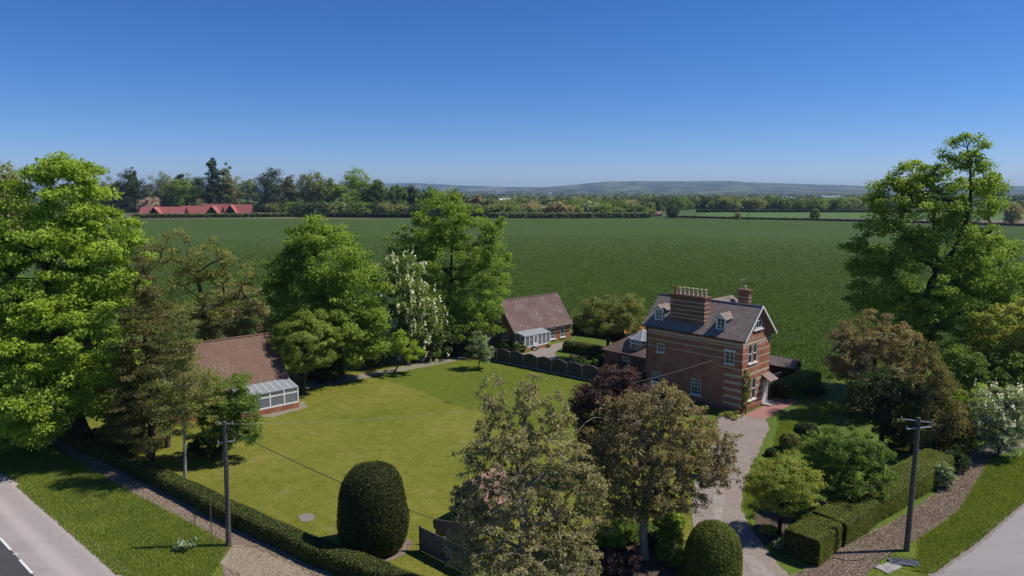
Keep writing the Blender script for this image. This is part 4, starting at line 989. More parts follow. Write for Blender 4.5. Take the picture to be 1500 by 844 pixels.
# ------------------------------------------------------------------ garden trees
BT = 'broadleaf_tree'
tree(BT, 'huge bright lime green maple filling the left edge of the photo', 'tree', (130, 652),
     [(95, 300, 62, 70), (60, 390, 105, 90, -.5), (140, 380, 70, 90, 1), (15, 480, 95, 90, -1), (110, 490, 95, 85, -1.5), (-50, 420, 80, 130, 1), (60, 575, 70, 55, -4.0), (150, 560, 55, 60, 0), (-20, 600, 60, 50, -2.5), (95, 262, 40, 35), (40, 430, 70, 75, 2), (115, 440, 62, 75, 2), (120, 540, 60, 50, 1.5), (45, 625, 42, 30, -4.5, .6)],
     'lime', 'barkdark', .55, 980, 155000, 0.95, 0.235, 101, .62, .4, flat=.5)
tree(BT, 'broad pale budding tree behind the huge maple at the left edge', 'tree', (-40, 560), [(-30, 330, 70, 80), (0, 300, 40, 50)], 'olive', 'bark', .4, 130, 8000, 1.2, .4, 102)
tree('conifer', 'dark brownish conifer with narrow top standing beside the huge maple', 'tree', (220, 678),
     [(209, 385, 13, 22), (210, 425, 24, 28), (212, 475, 38, 34), (212, 525, 48, 36), (215, 580, 50, 38), (215, 628, 46, 26), (180, 560, 26, 36, 1), (175, 620, 28, 30, 1)], 'conifer', 'barkdark', .26, 330, 52000, .62, 0.15, 103, .45, .8, flat=.35, up=.3, aspect=.38, rnd=.9)
tree('conifer', 'sparse olive larch with thin pale trunk next to the low hedge', 'tree', (271, 705),
     [(262, 500, 30, 34), (265, 550, 42, 36), (262, 600, 48, 32), (272, 460, 20, 26), (300, 570, 26, 34, 1)], 'olive', 'barkpale', 0.1, 240, 20000, .55, 0.14, 104, .35, .85, flat=.35, up=.3, aspect=.4, rnd=.9)
tree('conifer', 'brown leaning conifer between the larch and the walnut at left', 'tree', (245, 655), [(240, 470, 24, 34), (243, 530, 34, 40), (245, 590, 38, 34)], 'conifer', 'bark', .18, 170, 22000, .6, 0.15, 105, .4, .8, flat=.4, up=.3, aspect=.4, rnd=.9)
tree(BT, 'open olive coloured walnut with visible bare limbs behind the brown tiled roof', 'tree', (300, 560),
     [(262, 370, 34, 34), (310, 385, 40, 36), (345, 400, 24, 28), (290, 430, 52, 40), (330, 460, 48, 34, 1), (270, 480, 40, 34)], 'olive', 'bark', .38, 230, 24000, .7, 0.17, 106, .55, .35, minr=.028)
tree(BT, 'brown olive bushy tree behind the left outbuilding roof', 'tree', (360, 545), [(350, 450, 42, 30), (320, 470, 45, 30), (375, 475, 28, 34)], 'bronze', 'bark', .25, 150, 24000, .7, 0.17, 107)
tree(BT, 'small fresh green tree in front of the left sunroom', 'tree', (325, 676), [(335, 575, 36, 30), (355, 598, 34, 30), (318, 610, 34, 32), (345, 635, 34, 18), (305, 590, 26, 30)], 'green', 'bark', .12, 190, 26000, .5, 0.13, 108, .5, .5)
shrub('shrub', 'dark shrub added for the shade beneath the trees near the tree stake', (310, 665), 36, 36, 'deep', 109, 5000)  # added filler: dark leaves stand for the near-black shade under the trees
tree(BT, 'small lollipop tree with tight round green crown and straight trunk by the sunroom', 'tree', (444, 576),
     [(448, 495, 46, 36), (425, 505, 28, 30), (472, 500, 28, 30), (448, 520, 40, 22)], 'lolly', 'bark', .2, 420, 52000, .42, .115, 110, .8, .35, rnd=.5, outw=.9)
tree(BT, 'large spreading bright green tree behind the lollipop tree', 'tree', (500, 556),
     [(462, 350, 36, 36), (485, 385, 62, 50), (440, 420, 52, 55), (520, 430, 45, 60), (470, 470, 70, 50), (540, 480, 26, 45), (520, 505, 40, 30), (435, 395, 40, 36)], 'lime2', 'bark', .4, 560, 85000, 0.95, 0.235, 111, .6, .38)
tree(BT, 'young tree with glossy bright leaves and pale thin trunk under the spreading tree', 'tree', (512, 538), [(515, 480, 26, 34), (540, 505, 22, 24), (505, 500, 20, 24)], 'lime2', 'barkpale', .12, 90, 13000, .6, 0.17, 112)
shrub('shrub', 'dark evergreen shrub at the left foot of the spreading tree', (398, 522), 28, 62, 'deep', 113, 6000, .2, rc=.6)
shrub('shrub', 'dark shrub added as shade behind the lollipop tree trunk', (478, 560), 30, 46, 'deep', 114, 6000, .2, rc=.5)  # dark filler put in for the shade under the spreading tree
shrub('shrub', 'dark understorey shrub standing in for shade between the spreading tree and the white blossoming tree', (552, 538), 32, 48, 'deep', 115, 6000, .2, rc=.5)  # understorey filler, its dark leaves stand for tree shade
tree('chestnut_tree', 'horse chestnut covered in upright white blossom candles between two big green trees', 'tree', (598, 535),
     [(590, 402, 30, 28, 2, .8), (594, 435, 42, 38, 2, .7), (604, 472, 44, 38, 2.2, .6), (612, 502, 34, 24, 2.5, .6)], 'green', 'barkdark', .3, 260, 44000, .8, .21, 116, .75, .5, blossom=('blossom', 700, .24, .8))
tree(BT, 'tall open green tree with dark limbs behind the scalloped fence', 'tree', (655, 513),
     [(650, 312, 40, 34), (615, 345, 45, 34), (695, 345, 45, 40), (650, 380, 55, 50), (705, 395, 40, 55), (610, 360, 40, 24), (690, 440, 48, 45), (640, 450, 50, 45), (665, 480, 62, 28), (722, 380, 24, 40)], 'lime2', 'barkdark', .42, 640, 76000, 0.8, 0.22, 117, .55, .42)
shrub('shrub', 'dark shrub added for the shade under the tall open green tree', (640, 524), 40, 44, 'deep', 118, 7000, .2, rc=.6)  # dark filler in place of the shade under this crown
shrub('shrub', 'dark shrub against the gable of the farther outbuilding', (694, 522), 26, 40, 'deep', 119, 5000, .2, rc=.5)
tree(BT, 'small bright green sapling with bare trunk beside the lawn path', 'tree', (576, 547), [(594, 508, 25, 14, -.3), (585, 497, 14, 12, -.3), (606, 517, 19, 9, -.3)], 'lime', 'bark', .08, 90, 8000, .4, .14, 120, .4, .2)
tree(BT, 'small silvery green tree standing in front of the scalloped fence', 'tree', (701, 541), [(703, 500, 13, 14), (704, 515, 20, 14), (712, 522, 14, 11)], 'silver', 'bark', .07, 70, 5000, .4, .15, 121, .4, .4)
tree(BT, 'gnarled low apple tree with spreading limbs beside the clipped hedge', 'tree', (887, 528), [(880, 455, 28, 22), (915, 452, 30, 22), (865, 470, 22, 18), (928, 470, 20, 20), (900, 470, 34, 20), (850, 462, 14, 12)], 'olive', 'barkdark', .2, 210, 26000, .6, 0.15, 122, .5, .3, minr=.02)
tree('copper_beech', 'deep purple leaved tree between lawn fence and brick house', 'tree', (890, 700), [(905, 552, 30, 18), (885, 580, 46, 28), (920, 590, 44, 34), (870, 615, 34, 40), (900, 640, 50, 44), (862, 590, 22, 20)], 'purple', 'barkdark', .2, 380, 42000, 0.45, 0.13, 123, .5, .5)
tree('walnut_tree', 'near bronze leaved walnut with many thin pale limbs, in front of the summerhouse', 'tree', (762, 884),
     [(722, 585, 22, 36), (775, 580, 30, 34), (815, 605, 26, 34), (735, 640, 52, 46), (800, 650, 52, 48), (845, 690, 34, 44), (760, 720, 80, 54), (695, 672, 36, 26), (690, 735, 40, 40), (760, 800, 100, 62, -.5), (840, 770, 48, 54), (690, 810, 44, 44), (845, 825, 44, 44), (870, 720, 26, 44)], 'bronze', 'barkpale', 0.24, 1500, 47000, 0.24, 0.115, 124, .3, .4, flat=.7, up=.35, rnd=.9, droop=.3, minr=.017)
tree('walnut_tree', 'bronze brown leaved walnut with one stout grey trunk beside the driveway', 'tree', (945, 818),
     [(965, 590, 50, 32), (915, 605, 42, 34), (1005, 615, 46, 36), (930, 650, 66, 40), (985, 665, 70, 40), (1045, 660, 44, 34), (885, 690, 46, 40), (960, 705, 70, 30), (1040, 698, 40, 24), (890, 740, 44, 30), (945, 738, 50, 18), (1000, 728, 40, 18), (865, 660, 30, 40, .5)], 'bronze2', 'barkpale', .24, 1400, 56000, 0.26, 0.115, 125, .35, .32, flat=.7, up=.35, rnd=.9, droop=.3, minr=.017)
tree(BT, 'small rounded yellow green tree at the driveway bend', 'tree', (1141, 783), [(1146, 700, 46, 34), (1125, 712, 32, 28), (1170, 706, 32, 34), (1146, 728, 44, 20)], 'yellow', 'barkdark', .13, 300, 36000, .3, 0.085, 126, .55, .35)
tree(BT, 'rounded fresh green tree between the yellow tree and the boxy hedge', 'tree', (1215, 748), [(1228, 655, 46, 32), (1200, 675, 34, 34), (1262, 670, 42, 38), (1235, 700, 60, 34), (1285, 690, 22, 28)], 'green', 'barkdark', .18, 330, 40000, .36, 0.115, 127, .5, .35)
tree(BT, 'towering oak with dark spreading limbs at the right side, taller than all others', 'tree', (1335, 574),
     [(1412, 222, 38, 26), (1400, 262, 62, 30), (1340, 262, 36, 26), (1310, 290, 40, 28), (1420, 300, 40, 36), (1350, 320, 62, 40), (1300, 360, 50, 44), (1400, 360, 64, 44), (1265, 375, 32, 22), (1345, 410, 86, 50), (1285, 420, 46, 42), (1448, 390, 56, 54), (1425, 455, 66, 50), (1320, 460, 54, 34), (1458, 275, 22, 20), (1470, 440, 44, 50, 1), (1385, 500, 60, 34)],
     'lime2', 'barkdark', .62, 900, 125000, 0.85, 0.21, 128, .58, .36, minr=.025)
tree(BT, 'broad olive green tree at the right edge behind the towering oak', 'tree', (1490, 600), [(1480, 480, 45, 40), (1520, 500, 60, 60), (1455, 530, 40, 40)], 'yellow', 'bark', .3, 240, 20000, .7, .24, 129)
tree(BT, 'rounded russet and olive leaved tree in front of the towering oak', 'tree', (1285, 608), [(1265, 490, 38, 30), (1300, 495, 40, 34), (1240, 520, 34, 34), (1280, 545, 56, 40), (1325, 520, 26, 34)], 'bronze2', 'bark', .22, 330, 46000, .5, 0.14, 130)
tree('yew_tree', 'dark columnar yew beneath the towering oak, behind the right pole', 'tree', (1372, 668), [(1355, 540, 24, 38), (1370, 580, 36, 44), (1385, 625, 34, 36), (1350, 620, 34, 38)], 'conifer', 'barkdark', .2, 260, 20000, .5, .17, 131, .6, .7, aspect=.4)
tree('yew_tree', 'broad blackish yew behind the fresh green tree', 'tree', (1290, 660), [(1290, 575, 40, 34), (1270, 600, 36, 36), (1315, 600, 42, 40), (1330, 640, 34, 24)], 'deep', 'barkdark', .2, 280, 20000, .5, .18, 132, .65, .6, aspect=.4)
shrub('shrub', 'russet leaved shrub behind the right pole arms', (1395, 660), 30, 62, 'red', 133, 6500, .15, rc=.4)
shrub('shrub', 'bright yellow green shrub between russet shrub and white blossoming tree', (1420, 650), 34, 78, 'lime', 134, 9000, .18, rc=.4)
tree('blossom_tree', 'small tree frothy with white blossom beside the grass verge', 'tree', (1458, 670), [(1465, 590, 34, 22), (1485, 610, 34, 30), (1450, 620, 32, 30), (1468, 640, 34, 22), (1500, 590, 28, 24)], 'silver', 'barkdark', .14, 300, 17000, .4, .14, 135, .5, .4, blossom=('blossom', 420, .17, .3))
tree(BT, 'dull green tree low behind the white blossoming tree', 'tree', (1465, 610), [(1450, 545, 44, 34), (1410, 540, 34, 34), (1490, 560, 44, 36)], 'green', 'barkdark', .2, 190, 14000, .6, .2, 136)
# shrubs and beds
topiary('clipped_shrub', 'round clipped pale green shrub next to the driveway below the house', (1157, 660), [(.5, 0), (.72, .35), (.78, .7), (.68, 1.05), (.42, 1.3), (.05, 1.38)], 'olive', 4200, .10, 22, cat='shrub')
topiary('clipped_shrub', 'low dark clipped shrub between the round shrub and fresh green tree', (1180, 640), [(.6, 0), (.85, .3), (.9, .6), (.75, .9), (.4, 1.1), (.05, 1.15)], 'deep', 4200, .10, 23, cat='shrub')
topiary('clipped_shrub', 'small dark mound shrub at the driveway edge above the yellow tree', (1130, 668), [(.3, 0), (.42, .15), (.42, .35), (.2, .5), (.03, .55)], 'deep', 1300, .09, 24, cat='shrub')
shrub('shrub', 'small evergreen shrub below the clipped hedge beside the shed', (1197, 582), 15, 16, 'deep', 140, 2500, .13, rc=.25, ncl=40)
shrub('climbing_plant', 'leafy climber with yellow buds growing up the house corner', (1092, 606), 8, 70, 'olive', 141, 2600, .13, cat='climbing plant', rc=.22, ncl=60)
shrub('shrub', 'low yellowish plants at the foot of the house corner', (1075, 612), 16, 8, 'yellow', 142, 1200, .12, rc=.2, ncl=24)
shrub('rose_bush', 'reddish flowering bush at the left corner of the white lean-to', (762, 516), 12, 16, 'green', 143, 1800, .13, rc=.25, ncl=30, blossom=('pink', 14, .16, .2))
shrub('shrub', 'dark bush at the foot of the farther outbuilding gable', (745, 514), 13, 16, 'deep', 144, 1800, .15, rc=.25, ncl=30)
shrub('shrub', 'small bright green bush under the orange brick windows', (803, 509), 6, 7, 'lime', 145, 500, .12, rc=.15, ncl=14)
shrub('shrub', 'small dark bush beside the lean-to door', (785, 513), 7, 6, 'deep', 146, 500, .12, rc=.15, ncl=14)
tree('conifer', 'small bright edged green conifer beside the stout trunk', 'tree', (985, 828), [(985, 800, 20, 30), (980, 770, 14, 22), (990, 815, 20, 16)], 'green', 'barkdark', .08, 130, 12000, .25, .09, 147, .6, .7, aspect=.4)
shrub('shrub', 'tall strappy iris bed plants left of the stout walnut trunk', (895, 800), 32, 34, 'lime2', 148, 6000, .22, rc=.25, ncl=70, aspect=.16, up=.0, outw=.2)
shrub('shrub', 'leafy green bed plants right of the iris clump', (935, 790), 30, 22, 'green', 170, 6000, .13, rc=.22, ncl=80)
shrub('shrub', 'dark shrub in the bed between the stout trunk and small conifer', (968, 806), 18, 26, 'deep', 171, 4500, .12, rc=.22, ncl=50)
shrub('shrub', 'low green plants along the bed edge near the driveway lawn', (985, 770), 22, 16, 'lime2', 172, 4000, .12, rc=.2, ncl=60)
shrub('shrub', 'dark purple brown shrub below the iris plants', (912, 838), 26, 32, 'purple', 149, 6000, .11, rc=.25)
shrub('shrub', 'spiky pale yellow plant in the bed beside the yellow tree trunk', (1125, 784), 12, 18, 'yellow', 150, 1500, .14, rc=.2, ncl=26, aspect=.25)
shrub('shrub', 'grey green low plants in the bed beside the square hedge block', (1150, 805), 14, 14, 'silver', 151, 1600, .12, rc=.2, ncl=26)
shrub('shrub', 'low leafy bed plants under the fresh green tree', (1190, 765), 26, 16, 'green', 152, 3500, .14, rc=.22, ncl=50)
shrub('shrub', 'leafy shrub at the right foot of the fresh green tree', (1258, 742), 26, 26, 'green', 153, 3500, .14, rc=.25, ncl=50)
shrub('shrub', 'spring bed plants with pale spikes beside the patio hedge', (858, 535), 26, 14, 'green', 154, 3200, .16, rc=.25, ncl=50, aspect=.3)
shrub('shrub', 'low brown perennials under the apple tree', (915, 548), 24, 18, 'bronze', 155, 3000, .16, rc=.25, ncl=50)
shrub('shrub', 'small white flowered clump growing in the left grass verge', (272, 806), 13, 12, 'silver', 156, 900, .12, rc=.18, ncl=22, blossom=('blossom', 10, .1, .15))
shrub('shrub', 'dark bush added for the shade beneath the huge maple trunk', (165, 655), 36, 34, 'deep', 157, 6000, .18, rc=.4)  # dark filler added to deepen the shade at the maple foot
shrub('shrub', 'dark bush at the left edge added for the shade beneath the huge maple', (40, 622), 60, 44, 'deep', 158, 8000, .2, rc=.5)  # dark leaves stand for the maple's shade on this side
shrub('shrub', 'mixed dark shrub under the brownish conifer', (190, 640), 28, 52, 'olive', 159, 5000, .17, rc=.4)
shrub('shrub', 'blackish shrub in the shade right of the boxy hedge end', (1400, 690), 22, 34, 'deep', 160, 4000, .14, rc=.3)

#@@PART4
# ------------------------------------------------------------------ grass tufts and crop plants
def scatter_tufts(name, label, polys, n, h, wdt, leafm, seed, lean=.5, blades=3, world=False, density_fn=None):
    rng = np.random.RandomState(seed); P = []
    for poly, k in zip(polys, n):
        q = np.array([(v.x, v.y) for v in ([G(*p) for p in poly] if not world else [Vector((*p, 0)) for p in poly])])
        lo, hi = q.min(0), q.max(0); got = 0
        while got < k:
            c = lo + (hi - lo) * rng.rand(k * 2, 2); ins = np.zeros(len(c), bool); j = len(q) - 1
            for i in range(len(q)):
                cond = ((q[i, 1] > c[:, 1]) != (q[j, 1] > c[:, 1])) & (c[:, 0] < (q[j, 0] - q[i, 0]) * (c[:, 1] - q[i, 1]) / (q[j, 1] - q[i, 1] + 1e-12) + q[i, 0]); ins ^= cond; j = i
            if density_fn is not None: ins &= density_fn(c, rng)
            c = c[ins][:k - got]; P.append(c); got += len(c)
    P = np.concatenate(P); m = len(P); idx = np.repeat(np.arange(m), blades); k = len(idx)
    a = rng.rand(k) * 2 * math.pi; d = np.stack([np.cos(a), np.sin(a), np.zeros(k)], 1); s_ = np.stack([-d[:, 1], d[:, 0], np.zeros(k)], 1)
    hh = (h * (.5 + rng.rand(k)))[:, None]; ww = (wdt * (.6 + .8 * rng.rand(k)))[:, None]; b = np.concatenate([P[idx], np.full((k, 1), .01)], 1) + d * ww * .3
    up = np.array([0, 0, 1.0]); V = np.stack([b - s_ * ww * .5, b + s_ * ww * .5, b + s_ * ww * .35 + d * hh * lean * .5 + up * hh * .7, b - s_ * ww * .2 + d * hh * lean + up * hh], 1).reshape(-1, 3)
    o = link(name, np_mesh(name, V, np.arange(k * 4).reshape(k, 4), np.clip(rng.rand(m)[idx] * .6 + rng.rand(k) * .4, 0, 1)), M[leafm]); tag(o, label, 'grass' if 'grass' in name else 'leaf litter' if 'litter' in name else 'crop', None, 'stuff'); return o
scatter_tufts('grass_tufts', 'ragged grass growing over the left road edge', [[(24, 713), (33, 709), (184, 844), (172, 844)]], [2200], .11, .03, 'grassblade', 66, .9)
scatter_tufts('grass_tufts', 'rough grass on the roadside verges', [
    [(-60, 660), (33, 712), (182, 846), (300, 860), (340, 800), (250, 752), (180, 716), (120, 680), (40, 640)],
    [(1450, 672), (1600, 650), (1640, 690), (1505, 733), (1426, 800), (1366, 842), (1336, 838), (1345, 812), (1345, 792), (1406, 749), (1434, 702)],
    [(1130, 668), (1112, 690), (1094, 712), (1088, 742), (1100, 760), (1110, 750), (1105, 720), (1130, 690), (1160, 640), (1250, 600), (1200, 590), (1140, 620)]], [60000, 42000, 10000], .10, .024, 'grassblade', 61, .8)
M['litter'] = leafmat('dry_litter', [(.10, .07, .05), (.24, .18, .13), (.42, .34, .27)], .1)
scatter_tufts('leaf_litter', 'dry brown leaf litter and twigs along the hedge feet', [
    [(60, 638), (120, 679), (180, 715), (250, 752), (325, 800), (335, 846), (480, 846), (400, 800), (326, 764), (245, 722), (150, 676)],
    [(1155, 846), (1174, 838), (1231, 803), (1318, 759), (1372, 722), (1399, 696), (1425, 660), (1452, 668), (1433, 701), (1406, 748), (1345, 789), (1291, 821), (1262, 848)],
    [(1110, 790), (1170, 786), (1230, 772), (1325, 718), (1340, 695), (1290, 700), (1180, 750)]], [16000, 15000, 4000], .035, .07, 'litter', 64, 1.2, 2)
def thin(c, rng):
    d = np.hypot(c[:, 0], c[:, 1]); return rng.rand(len(c)) < np.clip((80 / d) ** 1.2, 0, 1) * np.clip((330 - d) / 200, 0, 1)
scatter_tufts('crop_plants', 'young green crop plants in the big field', [
    [(180, 470), (560, 502), (700, 488), (840, 483), (960, 502), (1120, 543), (1225, 558), (1500, 522), (1500, 345), (1100, 340), (700, 340), (180, 345)]], [190000], .20, .16, 'cropleaf', 62, .9, 3, density_fn=thin)

# ------------------------------------------------------------------ farm buildings with red roofs beyond the field
def farm_barn(label, px0, px1, base, ridge_y, depth, gable_px=None, dy=0):
    a, b = G(px0, base), G(px1, base); Yc = a.y + dy; a = at(px0, base, Yc); b = at(px1, base, Yc); k = mpp(Yc); l = b.x - a.x; hR = at(px0, ridge_y, Yc).z; e = hR * .14
    s = empty('farm_barn', (a.x, Yc, 0), 0, label, 'barn', 'red roofed barns across the field'); W2 = depth
    m_ = MB(); m_.box(0, l, 0, W2, 0, e)
    for x in (0, l): m_.face([(x, 0, e), (x, W2, e), (x, W2 / 2, hR)])
    m_.build('wall', M['wooddark'], s)
    m_ = MB(); kk = (hR - e) / (W2 / 2); o_ = .5
    for yy in (-o_, W2 + o_): m_.slab([(-.4, yy, e - kk * o_ + .15), (l + .4, yy, e - kk * o_ + .15), (l + .4, W2 / 2, hR + .15), (-.4, W2 / 2, hR + .15)], .15)
    m_.build('roof', M['barnred'], s)
    if gable_px is not None:
        gx = at(gable_px, base, Yc).x - a.x; hw = W2 / 2
        m_ = MB(); y0 = -3.0; m_.face([(gx - hw, y0, 0), (gx + hw, y0, 0), (gx + hw, y0, e), (gx, y0, hR * .98), (gx - hw, y0, e)])
        for sx in (-1, 1): m_.face([(gx + sx * hw, y0, 0), (gx + sx * hw, W2 / 2, 0), (gx + sx * hw, W2 / 2, e), (gx + sx * hw, y0, e)])
        m_.build('gable_end', M['wooddark'], s)
        m_ = MB()
        for sx in (-1, 1): m_.slab([(gx + sx * (hw + .5), y0 - .6, e - .3), (gx, y0 - .6, hR * .98 + .18), (gx, W2 / 2, hR * .98 + .18), (gx + sx * (hw + .5), W2 / 2, e - .3)], .15)
        m_.build('gable_roof', M['barnred'], s)
farm_barn('leftmost long red roofed barn with a dark gable near its left end', 203, 268, 317, 303.5, 11, 229)
farm_barn('low red roofed barn in the middle of the barn group', 262, 322, 315.5, 302, 11, 313)
farm_barn('rightmost red roofed barn with a dark gable at its left end', 322, 367, 315, 300, 10, 340, 0)
farm_barn('red roofed barn seen behind the gap of the other barns', 296, 330, 314, 299, 10, None, 14)

# ------------------------------------------------------------------ woodland behind the field, left
def far_tree(name, label, px, top, hw, leafm, seed, base=316, kind='round', group='trees beyond the crop field', Y=None, n=2600, dy=0, cat='tree', bark='bark'):
    Yb = G(px, base).y if Y is None else Y; k = mpp(Yb); ht = base - top
    if kind == 'round': bl = [(px, top + ht * .28, hw * .7, ht * .28), (px - hw * .35, top + ht * .5, hw * .68, ht * .34), (px + hw * .35, top + ht * .48, hw * .68, ht * .34), (px, top + ht * .68, hw * .85, ht * .28)]
    elif kind == 'cone': bl = [(px, top + ht * .1, hw * .45, ht * .11), (px + 1, top + ht * .28, hw * .8, ht * .2), (px, top + ht * .5, hw, ht * .24), (px, top + ht * .78, hw, ht * .22)]
    elif kind == 'layer': bl = [(px, top + ht * .12, hw * .6, ht * .09), (px - hw * .2, top + ht * .3, hw * .95, ht * .13), (px + hw * .2, top + ht * .45, hw, ht * .11), (px - hw * .1, top + ht * .63, hw, ht * .13), (px, top + ht * .83, hw * .9, ht * .16)]
    else: bl = [(px, top + ht * .5, hw, ht * .5)]
    if leafm == 'deep': leafm = 'fardark'
    b = at(px, base, Yb); s_ = .62 + .0006 * Yb
    return tree(name, label, cat, None, bl, leafm, bark, .35, 170 if kind != 'low' else 60, n, max(1.0, hw * k * .26), s_ * 1.1, seed, .3, .55, group, base_xy=(b.x, b.y), sides=4, minr=.08, flat=.7)
W = [('round', 190, 247, 26, 'deep', 'dark leafed tall tree nearest the huge maple on the skyline'), ('cone', 194, 246, 8, 'deep', 'pointed dark conifer tip rising behind the dark leafed tree'),
     ('round', 238, 254, 28, 'faroak', 'broad olive tree behind the left barns'), ('round', 268, 257, 24, 'lime2', 'bright olive green tree above the middle barn'), ('layer', 266, 253, 15, 'deep', 'flat topped dark pine peeking over the bright tree'),
     ('layer', 290, 259, 18, 'deep', 'second smaller dark pine left of the tall redwood'), ('cone', 311, 232, 13, 'deep', 'narrow blackish redwood, tallest tree on the skyline'), ('round', 330, 243, 15, 'faroak', 'grey green half bare tree touching the redwood on its right'),
     ('round', 340, 262, 26, 'bronze', 'brownish budding tree right of the redwood'), ('round', 366, 262, 20, 'silver', 'pale green tree between brownish tree and cedar'), ('layer', 398, 245, 25, 'deep', 'big dark cedar with layered boughs'),
     ('layer', 424, 257, 14, 'conifer', 'thin dark pine right of the big cedar'), ('round', 458, 249, 26, 'faroak', 'grey olive tree with domed top right of the pine'), ('round', 480, 262, 22, 'green', 'green tree leaning against the grey olive tree'),
     ('round', 522, 246, 28, 'lime2', 'bright green domed tree, highest of the right hand wood'), ('round', 499, 270, 15, 'lime2', 'small bright tree at the left foot of the domed tree'), ('cone', 552, 261, 17, 'green', 'fresh green pointed tree right of the domed tree'),
     ('round', 540, 276, 18, 'green', 'round mid green tree below the pointed tree'), ('round', 580, 270, 18, 'green', 'green tree continuing the wood to the right'), ('round', 603, 270, 18, 'deep', 'darker green tree at the right end of the wood'),
     ('round', 575, 288, 16, 'bronze', 'brownish low tree at the edge of the wood'), ('round', 630, 275, 20, 'green', 'green tree on the skyline behind the tall open tree'), ('round', 665, 280, 20, 'deep', 'dark tree on the skyline behind the tall open tree crown'),
     ('round', 700, 288, 15, 'bronze2', 'russet olive tree just right of the tall open tree'), ('round', 718, 291, 13, 'faroak', 'olive tree at the left end of the long field hedge'),
     ('low', 219, 291, 17, 'pink', 'pinkish white blossoming tree behind the left barns'), ('low', 295, 291, 15, 'bronze', 'low brown tree just behind the middle barn'), ('low', 500, 290, 14, 'silver', 'pale round shrub tree in front of the domed tree'),
     ('low', 440, 296, 18, 'green', 'low green tree in front of the grey olive tree'), ('round', 160, 262, 22, 'faroak', 'olive tree behind the huge maple crown'), ('round', 5, 240, 40, 'silver', 'pale grey budding tree at the far left skyline'), ('round', 130, 265, 26, 'green', 'green tree hidden behind the huge maple')]
for i, (kd, px, tp, hw, lm, lb) in enumerate(W):
    far_tree('pine_tree' if kd in ('cone', 'layer') else BT, lb, px, tp, hw, lm, 300 + i, 317 if kd != 'low' else 315, kd, dy=0, Y=(G(px, 312.3) if px < 430 else G(px, 316)).y + (25 if kd != 'low' else 5) + (i % 3) * 8, n=11000 if kd != 'low' else 3500)
# understorey along that wood: repeated dark bushes
proto_list = []
def copy_tree(o, parent=None):
    c = o.copy(); C.objects.link(c)
    if parent: c.parent = parent
    for ch in o.children: copy_tree(ch, c)
    return c
def proto(leafm, seed, hw=14, ht=14, px=500, base=316, n=2600, kind='round', nm=BT):
    return far_tree(nm, None, px, base - ht, hw, leafm, seed, base, kind, None, n=n)
random.seed(21)
protos = [(proto(lm, 400 + i), lm) for i, lm in enumerate(['green', 'faroak', 'deep', 'lime2', 'bronze', 'silver', 'yellow'])]
names = {'green': 'mid green', 'faroak': 'olive', 'deep': 'dark', 'lime2': 'bright green', 'bronze': 'brownish', 'silver': 'pale grey green', 'yellow': 'yellow green'}
used_p = set()
def put(i, x, y, s, sz, label, group, cat='tree'):
    p, lm = protos[i]
    c = p if i not in used_p else copy_tree(p)
    used_p.add(i); c.location = (x, y, 0); c.rotation_euler = (0, 0, random.uniform(0, 6.28)); c.scale = (s, s, sz); tag(c, label, cat, group)
rnd_ = random.Random(5)
ph0 = 14 * mpp(G(500, 316).y)
ORD = 'first second third fourth fifth sixth seventh eighth ninth tenth eleventh twelfth thirteenth fourteenth fifteenth sixteenth seventeenth eighteenth nineteenth twentieth'.split()
TENS = {2: 'twenty', 3: 'thirty', 4: 'forty', 5: 'fifty', 6: 'sixty'}
def ordinal(k):
    return ORD[k] if k < 20 else (TENS[(k + 1) // 10][:-1] + 'ieth' if (k + 1) % 10 == 0 else TENS[(k + 1) // 10] + '-' + ORD[(k + 1) % 10 - 1])
def band(x0, x1, base0, base1, top0, top1, step, mats, grp, lab, hwf=.62):
    px = x0; cnt = 0
    while px < x1:
        base = rnd_.uniform(base0, base1); top = rnd_.uniform(top0, top1); g_ = G(px, base); k = mpp(g_.y); h = (base - top) * k / ph0; wd = h * rnd_.uniform(.8, 1.25) * hwf / .62
        i = rnd_.choice(mats); put(i, g_.x, g_.y, wd, h, lab % (names[protos[i][1]], ordinal(cnt)), grp); cnt += 1; px += step * rnd_.uniform(.6, 1.4)
band(425, 735, 316.5, 318, 296, 306, 11, [0, 2, 2, 1], 'bushes along the foot of the left wood', '%s bush, %s from the barns in the row at the foot of the wood')
band(180, 430, 310.6, 311.2, 294, 301, 12, [0, 2, 1, 4], 'low trees behind the barns', '%s low tree, %s from the maple in the row behind the red barns')
band(712, 955, 317, 318.5, 296, 307, 8, [0, 1, 5, 4, 2, 0], 'trees in the long field hedge', '%s tree, %s from the left in the hedge at the far field edge')
band(735, 960, 311, 313.5, 290, 298, 10, [0, 1, 2, 4], 'trees behind the long field hedge', '%s tree, %s from the left in the row behind the field hedge')
band(930, 1262, 305.5, 309, 288, 296, 10, [0, 2, 0, 1], 'tree row beyond the right pasture', '%s tree, %s from the left in the row beyond the right pasture')
band(1262, 1520, 303, 307, 291, 298, 15, [0, 1, 2], 'trees beyond the pasture at right', '%s tree, %s from the left in the row behind the towering oak')
for (px, tp, hw, i, lb) in ((887, 299, 12, 3, 'round bright green tree standing forward in the long field hedge'), (750, 301, 9, 3, 'small bright green tree near the left end of the long field hedge'), (848, 303, 7, 6, 'small yellow green tree in the middle of the long field hedge'),
                            (985, 300, 13, 2, 'round dark tree beside the white gabled farmhouse')):
    g_ = G(px, 319); k = mpp(g_.y); h = (319 - tp) * k / ph0; put(i, g_.x, g_.y, hw * k / ph0, h, lb, None)
